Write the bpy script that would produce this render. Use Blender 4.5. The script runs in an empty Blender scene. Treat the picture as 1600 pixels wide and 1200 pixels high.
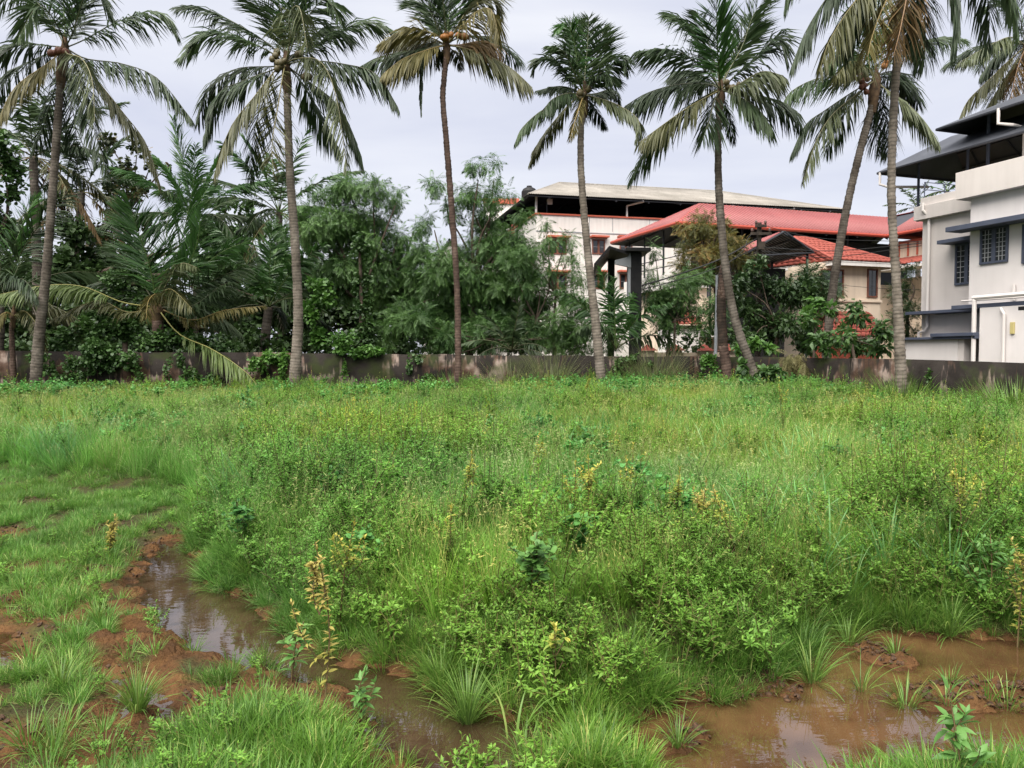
import bpy, math, random
import numpy as np
from mathutils import Vector, Matrix

SC = bpy.context.scene
COL = SC.collection
rad = math.radians
RNG = np.random.default_rng(7)
random.seed(7)

# ------------------------------------------------------------------ camera
F_PX, CX, CY, HORIZON = 1210.0, 800.0, 600.0, 553.0
EYE = 1.6
PITCH = math.atan((CY - HORIZON) / F_PX)
cam_d = bpy.data.cameras.new('camera')
cam = bpy.data.objects.new('camera', cam_d)
COL.objects.link(cam)
cam.location = (0, 0, EYE)
cam.rotation_euler = (math.pi / 2 - PITCH, 0, 0)
cam_d.sensor_width = 36.0
cam_d.lens = 36.0 * F_PX / 1600.0
cam_d.clip_start = 0.05
cam_d.clip_end = 4000
SC.camera = cam

# ------------------------------------------------------------------ sky and light: a bright overcast
world = bpy.data.worlds.new('World')
SC.world = world
world.use_nodes = True
wt = world.node_tree
wt.nodes.clear()
w_out = wt.nodes.new('ShaderNodeOutputWorld')
w_bg = wt.nodes.new('ShaderNodeBackground')
sky = wt.nodes.new('ShaderNodeTexSky')
sky.sky_type = 'NISHITA'
sky.sun_disc = False
SUN_EL, SUN_AZ = 62.0, 205.0           # azimuth clockwise from +Y: behind the camera, a little left
sky.sun_elevation = rad(SUN_EL)
sky.sun_rotation = rad(SUN_AZ)
tc = wt.nodes.new('ShaderNodeTexCoord')
mp = wt.nodes.new('ShaderNodeMapping')
mp.inputs['Scale'].default_value = (1.0, 1.0, 4.0)
nz = wt.nodes.new('ShaderNodeTexNoise')
nz.inputs['Scale'].default_value = 1.9
nz.inputs['Detail'].default_value = 6
nz.inputs['Roughness'].default_value = 0.5
nz.inputs['Distortion'].default_value = 0.4
cr = wt.nodes.new('ShaderNodeValToRGB')
cr.color_ramp.elements[0].position = 0.34
cr.color_ramp.elements[0].color = (1.68, 1.75, 2.11, 1)
cr.color_ramp.elements[1].position = 0.66
cr.color_ramp.elements[1].color = (2.26, 2.30, 2.47, 1)
mx = wt.nodes.new('ShaderNodeMix')
mx.data_type = 'RGBA'
mx.inputs[0].default_value = 0.97          # cloud cover over the clear sky
wt.links.new(tc.outputs['Generated'], mp.inputs['Vector'])
wt.links.new(mp.outputs['Vector'], nz.inputs['Vector'])
wt.links.new(nz.outputs['Fac'], cr.inputs['Fac'])
wt.links.new(sky.outputs['Color'], mx.inputs[6])
wt.links.new(cr.outputs['Color'], mx.inputs[7])
wt.links.new(mx.outputs[2], w_bg.inputs['Color'])
w_bg.inputs['Strength'].default_value = 0.05
wt.links.new(w_bg.outputs['Background'], w_out.inputs['Surface'])

sun_d = bpy.data.lights.new('sun', 'SUN')
sun_d.energy = 1.5
sun_d.angle = rad(75)
sun_d.color = (1.0, 0.955, 0.89)
sun = bpy.data.objects.new('sun', sun_d)
COL.objects.link(sun)
_a, _e = rad(SUN_AZ), rad(SUN_EL)
_to = Vector((math.sin(_a) * math.cos(_e), math.cos(_a) * math.cos(_e), math.sin(_e)))
sun.rotation_euler = (-_to).to_track_quat('-Z', 'Y').to_euler()
sun.location = (0, -10, 40)

SC.view_settings.view_transform = 'Standard'
SC.view_settings.look = 'None'
SC.view_settings.gamma = 1.0
SC.view_settings.exposure = 2.98
SC.view_settings.use_curve_mapping = False
SC.cycles.max_bounces = 5
SC.cycles.transparent_max_bounces = 8
SC.cycles.diffuse_bounces = 3
SC.cycles.glossy_bounces = 3
SC.cycles.transmission_bounces = 4
SC.cycles.use_denoising = True
SC.cycles.caustics_reflective = False
SC.cycles.caustics_refractive = False

# ------------------------------------------------------------------ from picture measurements to places
_F = np.array([0, math.cos(PITCH), -math.sin(PITCH)])
_U = np.array([0, math.sin(PITCH), math.cos(PITCH)])
_X = np.array([1.0, 0, 0])
def ray(px, py):
    return _F + _X * (px - CX) / F_PX + _U * (CY - py) / F_PX
def W(px, py, d):
    """point seen at (px,py) whose distance along +Y is d"""
    r = ray(px, py)
    return np.array([0, 0, EYE]) + r * (d / r[1])
def G(px, py, z=0.0):
    r = ray(px, py)
    return np.array([0, 0, EYE]) + r * ((z - EYE) / r[2])

# ------------------------------------------------------------------ mesh helpers
class MB:
    def __init__(self):
        self.v = []; self.f = []; self.m = []
    def add(self, vs, fs, m=0):
        o = len(self.v)
        self.v += [tuple(map(float, p)) for p in vs]
        self.f += [tuple(i + o for i in q) for q in fs]
        self.m += [m] * len(fs)
        return self
    def hexa(self, p, m=0):           # 8 corners: bottom 4 (ccw from above), top 4
        return self.add(p, [(3, 2, 1, 0), (4, 5, 6, 7), (0, 1, 5, 4), (1, 2, 6, 5), (2, 3, 7, 6), (3, 0, 4, 7)], m)
    def box(self, x0, x1, y0, y1, z0, z1, m=0):
        return self.hexa([(x0, y0, z0), (x1, y0, z0), (x1, y1, z0), (x0, y1, z0),
                          (x0, y0, z1), (x1, y0, z1), (x1, y1, z1), (x0, y1, z1)], m)
    def slab(self, quad, t, m=0):     # a thin sheet: quad thickened downwards along its normal
        q = [np.array(p, float) for p in quad]
        n = np.cross(q[1] - q[0], q[-1] - q[0]); n /= np.linalg.norm(n)
        if n[2] < 0: n = -n
        lo = [p - n * t for p in q]; k = len(q)
        fs = [tuple(range(k)), tuple(range(2 * k - 1, k - 1, -1))]
        fs += [(i, i + k, (i + 1) % k + k, (i + 1) % k) for i in range(k)]
        return self.add(q + lo, fs, m)
    def tube(self, pts, r, n=8, m=0, cap=True):
        V, Q, C = tube_np(pts, r, n)
        fs = [tuple(q) for q in Q]
        if cap: fs += [tuple(range(n))[::-1], tuple(range(len(V) - n, len(V)))]
        return self.add(V, fs, m)
    def build(self, name, mats, parent=None, base=(0, 0, 0), smooth=False, bevel=0):
        me = bpy.data.meshes.new(name)
        b = np.array(base, float)
        me.from_pydata([tuple(np.array(p) - b) for p in self.v], [], self.f)
        mats = mats if isinstance(mats, (list, tuple)) else [mats]
        for k in mats: me.materials.append(k)
        if len(mats) > 1: me.polygons.foreach_set('material_index', self.m)
        if smooth: me.polygons.foreach_set('use_smooth', [True] * len(me.polygons))
        me.update()
        o = bpy.data.objects.new(name, me); COL.objects.link(o)
        if bevel:
            md = o.modifiers.new('bevel', 'BEVEL'); md.width = bevel; md.segments = 2; md.limit_method = 'ANGLE'
        if parent is not None: o.parent = parent
        else: o.location = base
        return o

def tube_np(pts, r, n=8, rings=None):
    P = np.array(pts, float); k = len(P)
    R = np.full(k, r, float) if np.isscalar(r) else np.array(r, float)
    T = np.gradient(P, axis=0); T /= np.linalg.norm(T, axis=1)[:, None] + 1e-9
    ref = np.array([0.0, 1.0, 0.0])
    if abs(T[:, 1]).mean() > 0.8: ref = np.array([1.0, 0, 0])
    A = np.cross(T, ref); A /= np.linalg.norm(A, axis=1)[:, None] + 1e-9
    B = np.cross(T, A)
    a = np.arange(n) / n * 2 * math.pi
    V = P[:, None, :] + R[:, None, None] * (A[:, None, :] * np.cos(a)[None, :, None] + B[:, None, :] * np.sin(a)[None, :, None])
    i = np.arange(k - 1)[:, None] * n; j = np.arange(n)[None, :]; j2 = (j + 1) % n
    Q = np.stack([i + j, i + j2, i + n + j2, i + n + j], -1).reshape(-1, 4)
    return V.reshape(-1, 3), Q, None

def np_mesh(name, V, tris=None, quads=None, mats=None, parent=None, base=(0, 0, 0), attrs=None, smooth=False, midx=None, link=True):
    """fast mesh from arrays; attrs: {name: (type, domain, array)}"""
    V = np.asarray(V, np.float32) - np.asarray(base, np.float32)
    me = bpy.data.meshes.new(name)
    nt = 0 if tris is None else len(tris); nq = 0 if quads is None else len(quads)
    me.vertices.add(len(V)); me.vertices.foreach_set('co', V.ravel())
    loops = np.concatenate(([] if not nt else [np.asarray(tris).ravel()]) + ([] if not nq else [np.asarray(quads).ravel()])) if nt + nq else np.zeros(0)
    me.loops.add(len(loops)); me.loops.foreach_set('vertex_index', loops.astype(np.int32))
    starts = np.concatenate([np.arange(nt) * 3, nt * 3 + np.arange(nq) * 4]).astype(np.int32)
    me.polygons.add(nt + nq); me.polygons.foreach_set('loop_start', starts)
    if midx is not None: me.polygons.foreach_set('material_index', np.asarray(midx, np.int32))
    if smooth: me.polygons.foreach_set('use_smooth', np.ones(nt + nq, bool))
    me.update(calc_edges=True); me.validate()
    for k, (ty, dom, arr) in (attrs or {}).items():
        at = me.attributes.new(k, ty, dom)
        key = {'FLOAT': 'value', 'FLOAT_VECTOR': 'vector', 'FLOAT_COLOR': 'color', 'INT': 'value'}[ty]
        at.data.foreach_set(key, np.asarray(arr).ravel())
    for k in (mats if isinstance(mats, (list, tuple)) else [mats] if mats else []): me.materials.append(k)
    o = bpy.data.objects.new(name, me)
    if link: COL.objects.link(o)
    if parent is not None: o.parent = parent
    else: o.location = base
    return o

def thing(name, label, cat, loc=(0, 0, 0), group=None):
    o = bpy.data.objects.new(name, None); COL.objects.link(o)
    o.empty_display_size = 0.3
    o.location = tuple(map(float, loc)); o['label'] = label; o['category'] = cat
    if group: o['group'] = group
    return o
def tag(o, label=None, cat=None, group=None, kind=None):
    if label: o['label'] = label
    if cat: o['category'] = cat
    if group: o['group'] = group
    if kind: o['kind'] = kind
    return o

def smooth_path(pts, n):
    """Catmull-Rom through points"""
    P = np.array(pts, float)
    P = np.vstack([2 * P[0] - P[1], P, 2 * P[-1] - P[-2]])
    k = len(P) - 3
    t = np.linspace(0, k - 1e-6, n); i = t.astype(int); u = (t - i)[:, None]
    a, b, c, d = P[i], P[i + 1], P[i + 2], P[i + 3]
    return 0.5 * (2 * b + (c - a) * u + (2 * a - 5 * b + 4 * c - d) * u ** 2 + (3 * b - a - 3 * c + d) * u ** 3)

# ------------------------------------------------------------------ materials
def _base(name):
    m = bpy.data.materials.new(name); m.use_nodes = True
    nt = m.node_tree; b = nt.nodes['Principled BSDF']
    return m, nt, b
def N(nt, ty, **kw):
    n = nt.nodes.new(ty)
    for k, v in kw.items(): setattr(n, k, v)
    return n
def ramp(nt, stops):
    r = N(nt, 'ShaderNodeValToRGB'); e = r.color_ramp.elements
    while len(e) < len(stops): e.new(0.5)
    for k, (p, c) in enumerate(stops):
        e[k].position = p; e[k].color = (*c, 1)
    return r
def mat(name, c1, c2=None, scale=3.0, rough=0.7, spec=0.3, bump=0.0, bscale=None, stretch=(1, 1, 1), metal=0.0, lo=0.35, hi=0.65, detail=5, stain=0.0, stain_c=(.10, .085, .07)):
    """plain or two-tone noisy surface"""
    m, nt, b = _base(name)
    b.inputs['Roughness'].default_value = rough
    b.inputs['Specular IOR Level'].default_value = spec
    b.inputs['Metallic'].default_value = metal
    b.inputs['Base Color'].default_value = (*c1, 1)
    if c2 is not None or bump:
        t = N(nt, 'ShaderNodeTexCoord'); mpn = N(nt, 'ShaderNodeMapping'); mpn.inputs['Scale'].default_value = stretch
        nt.links.new(t.outputs['Object'], mpn.inputs['Vector'])
    if c2 is not None:
        n = N(nt, 'ShaderNodeTexNoise'); n.inputs['Scale'].default_value = scale; n.inputs['Detail'].default_value = detail
        nt.links.new(mpn.outputs['Vector'], n.inputs['Vector'])
        r = ramp(nt, [(lo, c1), (hi, c2)])
        nt.links.new(n.outputs['Fac'], r.inputs['Fac']); nt.links.new(r.outputs['Color'], b.inputs['Base Color'])
    if stain:      # rain streaks and mould: narrow across, long downwards
        m2 = N(nt, 'ShaderNodeMapping'); m2.inputs['Scale'].default_value = (3.2, 3.2, .22); nt.links.new(t.outputs['Object'], m2.inputs['Vector'])
        s1 = N(nt, 'ShaderNodeTexNoise'); s1.inputs['Scale'].default_value = 1.6; s1.inputs['Detail'].default_value = 7; nt.links.new(m2.outputs['Vector'], s1.inputs['Vector'])
        s2 = N(nt, 'ShaderNodeTexNoise'); s2.inputs['Scale'].default_value = .55; s2.inputs['Detail'].default_value = 5; nt.links.new(t.outputs['Object'], s2.inputs['Vector'])
        mu = N(nt, 'ShaderNodeMath', operation='MULTIPLY'); nt.links.new(s1.outputs['Fac'], mu.inputs[0]); nt.links.new(s2.outputs['Fac'], mu.inputs[1])
        sr = ramp(nt, [(.20, (0, 0, 0)), (.42, (stain,) * 3)]); nt.links.new(mu.outputs[0], sr.inputs['Fac'])
        sm = N(nt, 'ShaderNodeMix', data_type='RGBA'); sm.inputs[7].default_value = (*stain_c, 1)
        nt.links.new(sr.outputs['Color'], sm.inputs[0]); nt.links.new(r.outputs['Color'], sm.inputs[6]); nt.links.new(sm.outputs[2], b.inputs['Base Color'])
    if bump:
        n2 = N(nt, 'ShaderNodeTexNoise'); n2.inputs['Scale'].default_value = bscale or scale * 4; n2.inputs['Detail'].default_value = 6
        nt.links.new(mpn.outputs['Vector'], n2.inputs['Vector'])
        bp = N(nt, 'ShaderNodeBump'); bp.inputs['Strength'].default_value = bump; bp.inputs['Distance'].default_value = 0.02
        nt.links.new(n2.outputs['Fac'], bp.inputs['Height']); nt.links.new(bp.outputs['Normal'], b.inputs['Normal'])
    return m
def leafmat(name, c1, c2, c3=None, trans=0.35, rough=0.45, spec=0.4, inst=False):
    """leaf: colour from the mesh attribute 'tint' (0..1); light passes through"""
    m, nt, b = _base(name)
    at = N(nt, 'ShaderNodeAttribute'); at.attribute_name = 'tint'
    r = ramp(nt, [(0.0, c1), (1.0, c2)] if c3 is None else [(0.0, c1), (0.6, c2), (1.0, c3)])
    nt.links.new(at.outputs['Fac'], r.inputs['Fac'])
    col = r.outputs['Color']
    if inst:
        a2 = N(nt, 'ShaderNodeAttribute'); a2.attribute_type = 'INSTANCER'; a2.attribute_name = 'hue'
        mm = N(nt, 'ShaderNodeMix', data_type='RGBA', blend_type='MULTIPLY'); mm.inputs[0].default_value = 1.0
        nt.links.new(col, mm.inputs[6]); nt.links.new(a2.outputs['Color'], mm.inputs[7]); col = mm.outputs[2]
    b.inputs['Roughness'].default_value = rough
    b.inputs['Specular IOR Level'].default_value = spec
    nt.links.new(col, b.inputs['Base Color'])
    tr = N(nt, 'ShaderNodeBsdfTranslucent')
    nt.links.new(col, tr.inputs['Color'])
    ms = N(nt, 'ShaderNodeMixShader'); ms.inputs[0].default_value = trans
    out = nt.nodes['Material Output']
    nt.links.new(b.outputs[0], ms.inputs[1]); nt.links.new(tr.outputs[0], ms.inputs[2]); nt.links.new(ms.outputs[0], out.inputs['Surface'])
    return m
# ------------------------------------------------------------------ ground, puddles
WATER_Z = -0.045
def gpoly(pts): return np.array([G(x, y, WATER_Z)[:2] for x, y in pts])
PUDDLES = [
    gpoly([(272, 836), (300, 845), (316, 872), (332, 908), (398, 938), (440, 985), (505, 1012), (565, 1048), (640, 1058), (715, 1092), (825, 1138), (895, 1190),
           (890, 1260), (610, 1270), (605, 1190), (575, 1130), (520, 1088), (450, 1064), (400, 1050), (330, 1034), (285, 1008), (245, 985), (212, 950), (206, 910), (230, 872)]),
    gpoly([(985, 1118), (1020, 1090), (1240, 1082), (1218, 1052), (1262, 1020), (1300, 985), (1380, 976), (1420, 985), (1480, 995), (1600, 1005), (1800, 1010),
           (1900, 1330), (1900, 1400), (940, 1400), (955, 1210), (962, 1150)]),
    gpoly([(130, 1042), (180, 1030), (222, 1058), (270, 1088), (292, 1120), (286, 1148), (260, 1152), (250, 1122), (190, 1102), (150, 1078)]),
    gpoly([(-60, 985), (18, 988), (36, 1018), (20, 1046), (-60, 1050)]),
    gpoly([(-70, 842), (20, 832), (40, 838), (10, 850), (-70, 858)]),
]
ISLANDS = [
    gpoly([(1430, 1088), (1470, 1074), (1540, 1078), (1640, 1076), (1700, 1100), (1560, 1104), (1450, 1102)]),
    gpoly([(1340, 1006), (1375, 1012), (1415, 1036), (1400, 1042), (1360, 1030)]),
    gpoly([(1230, 1350), (1262, 1275), (1330, 1248), (1440, 1240), (1560, 1246), (1660, 1250), (1700, 1350)]),
    gpoly([(1045, 1136), (1075, 1130), (1100, 1150), (1070, 1172), (1040, 1160)]),
    gpoly([(820, 1260), (860, 1195), (930, 1190), (1000, 1215), (1010, 1260)]),
]
LOW_LEFT = gpoly([(-300, 745), (0, 745), (300, 790), (262, 850), (215, 930), (225, 955), (330, 1050), (440, 1075), (540, 1110), (600, 1180), (620, 1290), (-300, 1290)])
FRONT_CLUMP = gpoly([(290, 1150), (380, 1140), (450, 1148), (510, 1170), (555, 1205), (580, 1240), (590, 1300), (270, 1300), (280, 1200)])

def sdf(poly, x, y):
    """signed distance to a polygon, negative inside"""
    x = np.asarray(x, float); y = np.asarray(y, float)
    d = np.full(x.shape, 1e9); ins = np.zeros(x.shape, bool)
    k = len(poly)
    for i in range(k):
        ax, ay = poly[i]; bx, by = poly[(i + 1) % k]
        ex, ey = bx - ax, by - ay; wx, wy = x - ax, y - ay
        t = np.clip((wx * ex + wy * ey) / (ex * ex + ey * ey + 1e-12), 0, 1)
        d = np.minimum(d, (wx - t * ex) ** 2 + (wy - t * ey) ** 2)
        c = ((ay <= y) & (by > y)) | ((by <= y) & (ay > y))
        xx = ax + (y - ay) / np.where(abs(ey) < 1e-9, 1e-9, ey) * ex
        ins ^= c & (x < xx)
    d = np.sqrt(d)
    return np.where(ins, -d, d)

# value noise in the plane
_NT = np.random.default_rng(3).random((256, 256))
def vnoise(x, y, s):
    x = np.asarray(x, float) * s + 71.3; y = np.asarray(y, float) * s + 37.7
    xi = np.floor(x).astype(int); yi = np.floor(y).astype(int); u = x - xi; v = y - yi
    u = u * u * (3 - 2 * u); v = v * v * (3 - 2 * v)
    g = lambda a, b: _NT[a % 256, b % 256]
    return (g(xi, yi) * (1 - u) + g(xi + 1, yi) * u) * (1 - v) + (g(xi, yi + 1) * (1 - u) + g(xi + 1, yi + 1) * u) * v
def fbm(x, y, s): return (vnoise(x, y, s) + .5 * vnoise(x, y, s * 2.1) + .25 * vnoise(x, y, s * 4.3)) / 1.75
def sstep(a, b, t):
    u = np.clip((t - a) / (b - a), 0, 1); return u * u * (3 - 2 * u)

def fields(x, y):
    """water distance (negative in water), bare-mud amount, low-left weight, ground height"""
    x = np.asarray(x, float); y = np.asarray(y, float)
    wob = (fbm(x, y, 3.1) - .5) * .22 + (vnoise(x, y, 11) - .5) * .06
    dw = np.full(x.shape, 1e3)
    for p in PUDDLES: dw = np.minimum(dw, sdf(p, x, y))
    for p in ISLANDS: dw = np.maximum(dw, -sdf(p, x, y))
    dw = dw + wob
    low = 1 - sstep(-.15, .5, sdf(LOW_LEFT, x, y) + wob)
    n1 = fbm(x, y, 1.7); n2 = fbm(x, y, 5.0)
    field = .13 + .12 * n1 + .16 * sstep(10, 17, y) * sstep(-.12, .12, x / np.maximum(y, 1)) * (1 - sstep(.34, .52, x / np.maximum(y, 1)))
    lowz = .01 + .10 * (n1 - .5) + .10 * np.maximum(n2 - .55, 0)
    h = field * (1 - low) + lowz * low
    shore = sstep(-.10, .55, dw)
    h = h * shore + (WATER_Z + .03) * (1 - shore)
    h = h - .13 * sstep(.12, -.30, dw)
    isl = np.full(x.shape, 1e3)
    for p in ISLANDS[:2] + ISLANDS[3:4]: isl = np.minimum(isl, sdf(p, x, y))
    h = np.maximum(h, WATER_Z - .07 + (.085 + .05 * n2) * sstep(.16, -.06, isl + wob * .5))
    fine = (vnoise(x, y, 17) - .5) * .024 + (vnoise(x, y, 29) - .5) * .016 + (vnoise(x, y, 8) - .5) * .03
    mth = np.interp(y, [4.6, 6.0], [.45, .53]); mudn = sstep(0, .09, fbm(x + 9, y + 4, 2.3) - mth)
    mud = np.maximum(1 - sstep(.0, .05 + .12 * low, dw), low * (0.10 + .9 * mudn) * np.interp(y, [4.8, 7.0], [1, .12]))
    mud = np.maximum(mud, 1 - sstep(-.05, .1, isl))
    h = h + fine * (.4 + 1.6 * mud)
    return dw, np.clip(mud, 0, 1), low, h

def axis(fine0, fine1, step, far0, far1, grow=1.22):
    a = list(np.arange(fine0, fine1 + 1e-6, step)); s = step; v = a[-1]
    while v < far1: s *= grow; v += s; a.append(v)
    s = step; v = a[0]; b = []
    while v > far0: s *= grow; v -= s; b.append(v)
    return np.array(b[::-1] + a)
gx = axis(-4.6, 4.2, .035, -900, 900); gy = axis(2.3, 8.2, .035, -60, 1500)
GX, GY = np.meshgrid(gx, gy)
near = (abs(GX) < 60) & (GY < 60)
dw = np.full(GX.shape, 9.0); mud = np.zeros(GX.shape); low = np.zeros(GX.shape); hh = np.full(GX.shape, .1)
a, b_, c, d = fields(GX[near], GY[near])
dw[near], mud[near], low[near], hh[near] = a, b_, c, d
nx, ny = len(gx), len(gy)
ii = (np.arange(ny - 1)[:, None] * nx + np.arange(nx - 1)[None, :])
quads = np.stack([ii, ii + 1, ii + nx + 1, ii + nx], -1).reshape(-1, 4)

def ground_material():
    m, nt, b = _base('wet laterite soil')
    at = N(nt, 'ShaderNodeAttribute'); at.attribute_name = 'mud'
    t = N(nt, 'ShaderNodeTexCoord')
    n = N(nt, 'ShaderNodeTexNoise'); n.inputs['Scale'].default_value = 6; n.inputs['Detail'].default_value = 8; n.inputs['Roughness'].default_value = .7
    nt.links.new(t.outputs['Object'], n.inputs['Vector'])
    clay = ramp(nt, [(.25, (.026, .013, .006)), (.5, (.074, .036, .014)), (.75, (.15, .078, .032))])
    soil = ramp(nt, [(.3, (.02, .017, .008)), (.55, (.04, .042, .014)), (.8, (.06, .075, .02))])
    nt.links.new(n.outputs['Fac'], clay.inputs['Fac']); nt.links.new(n.outputs['Fac'], soil.inputs['Fac'])
    mixc = N(nt, 'ShaderNodeMix', data_type='RGBA')
    nt.links.new(at.outputs['Fac'], mixc.inputs[0]); nt.links.new(soil.outputs['Color'], mixc.inputs[6]); nt.links.new(clay.outputs['Color'], mixc.inputs[7])
    nt.links.new(mixc.outputs[2], b.inputs['Base Color'])
    b.inputs['Specular IOR Level'].default_value = .10
    rr = ramp(nt, [(.3, (.4,) * 3), (.6, (.9,) * 3)]); nt.links.new(n.outputs['Fac'], rr.inputs['Fac']); nt.links.new(rr.outputs['Color'], b.inputs['Roughness'])
    n2 = N(nt, 'ShaderNodeTexNoise'); n2.inputs['Scale'].default_value = 45; n2.inputs['Detail'].default_value = 6
    nt.links.new(t.outputs['Object'], n2.inputs['Vector'])
    bp = N(nt, 'ShaderNodeBump'); bp.inputs['Strength'].default_value = 1.0; bp.inputs['Distance'].default_value = .035
    nt.links.new(n2.outputs['Fac'], bp.inputs['Height']); nt.links.new(bp.outputs['Normal'], b.inputs['Normal'])
    return m
ground = np_mesh('ground', np.stack([GX.ravel(), GY.ravel(), hh.ravel()], 1), quads=quads, mats=ground_material(), smooth=True,
                 attrs={'mud': ('FLOAT', 'POINT', mud.ravel().astype(np.float32))})
tag(ground, kind='structure')

def water_material(name, s1, s2):
    m, nt, b = _base(name)
    at = N(nt, 'ShaderNodeAttribute'); at.attribute_name = 'depth'
    t = N(nt, 'ShaderNodeTexCoord')
    n = N(nt, 'ShaderNodeTexNoise'); n.inputs['Scale'].default_value = 1.6; n.inputs['Detail'].default_value = 3
    nt.links.new(t.outputs['Object'], n.inputs['Vector'])
    silt = ramp(nt, [(.3, s1), (.7, s2)])
    nt.links.new(n.outputs['Fac'], silt.inputs['Fac'])
    nt.links.new(silt.outputs['Color'], b.inputs['Base Color'])
    b.inputs['Roughness'].default_value = .012
    b.inputs['IOR'].default_value = 2.0
    b.inputs['Specular IOR Level'].default_value = .5
    mpn = N(nt, 'ShaderNodeMapping'); mpn.inputs['Scale'].default_value = (1.0, 2.2, 1)
    nt.links.new(t.outputs['Object'], mpn.inputs['Vector'])
    n2 = N(nt, 'ShaderNodeTexNoise'); n2.inputs['Scale'].default_value = 9; n2.inputs['Detail'].default_value = 2
    nt.links.new(mpn.outputs['Vector'], n2.inputs['Vector'])
    bp = N(nt, 'ShaderNodeBump'); bp.inputs['Strength'].default_value = .008; bp.inputs['Distance'].default_value = .05
    nt.links.new(n2.outputs['Fac'], bp.inputs['Height']); nt.links.new(bp.outputs['Normal'], b.inputs['Normal'])
    # thin water shows the bed through it: opacity of the silt grows with depth
    gl = N(nt, 'ShaderNodeBsdfGlossy'); gl.inputs['Roughness'].default_value = .012
    nt.links.new(bp.outputs['Normal'], gl.inputs['Normal'])
    tr = N(nt, 'ShaderNodeBsdfTransparent'); tr.inputs['Color'].default_value = (.92, .80, .66, 1)
    fr = N(nt, 'ShaderNodeFresnel'); fr.inputs['IOR'].default_value = 2.0; nt.links.new(bp.outputs['Normal'], fr.inputs['Normal'])
    thin = N(nt, 'ShaderNodeMixShader'); nt.links.new(fr.outputs[0], thin.inputs[0]); nt.links.new(tr.outputs[0], thin.inputs[1]); nt.links.new(gl.outputs[0], thin.inputs[2])
    ms = N(nt, 'ShaderNodeMixShader'); nt.links.new(at.outputs['Fac'], ms.inputs[0])
    nt.links.new(thin.outputs[0], ms.inputs[1]); nt.links.new(b.outputs[0], ms.inputs[2])
    nt.links.new(ms.outputs[0], nt.nodes['Material Output'].inputs['Surface'])
    return m
WMAT = [water_material('dark muddy water', (.030, .018, .010), (.055, .034, .020)), water_material('orange muddy water', (.052, .028, .013), (.105, .055, .024))]
WATER_NAMES = ['channel_water', 'pool_water', 'puddle_water', 'puddle_water', 'puddle_water']
cell_d = hh.ravel()
for k, p in enumerate(PUDDLES):
    x0, y0 = p.min(0) - .35; x1, y1 = p.max(0) + .35
    sel = (GX >= x0) & (GX <= x1) & (GY >= max(y0, 1.4)) & (GY <= y1)
    s2 = (sdf(p, GX[sel], GY[sel]) < .32)
    keep = np.zeros(GX.shape, bool); tmp = np.zeros(sel.sum(), bool); tmp[:] = s2; keep[sel] = tmp
    kf = keep.ravel()
    qs = quads[kf[quads].all(1)]
    ids = np.unique(qs); mapi = np.zeros(kf.size, int); mapi[ids] = np.arange(len(ids))
    V = np.stack([GX.ravel()[ids], GY.ravel()[ids], np.full(len(ids), WATER_Z)], 1)
    dep = np.clip((WATER_Z - hh.ravel()[ids]) / .085, 0, 1) ** .7
    w = np_mesh(WATER_NAMES[k], V, quads=mapi[qs], mats=WMAT[k > 0], smooth=True, attrs={'depth': ('FLOAT', 'POINT', (.25 + .72 * dep).astype(np.float32))})
    tag(w, kind='structure')

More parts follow.
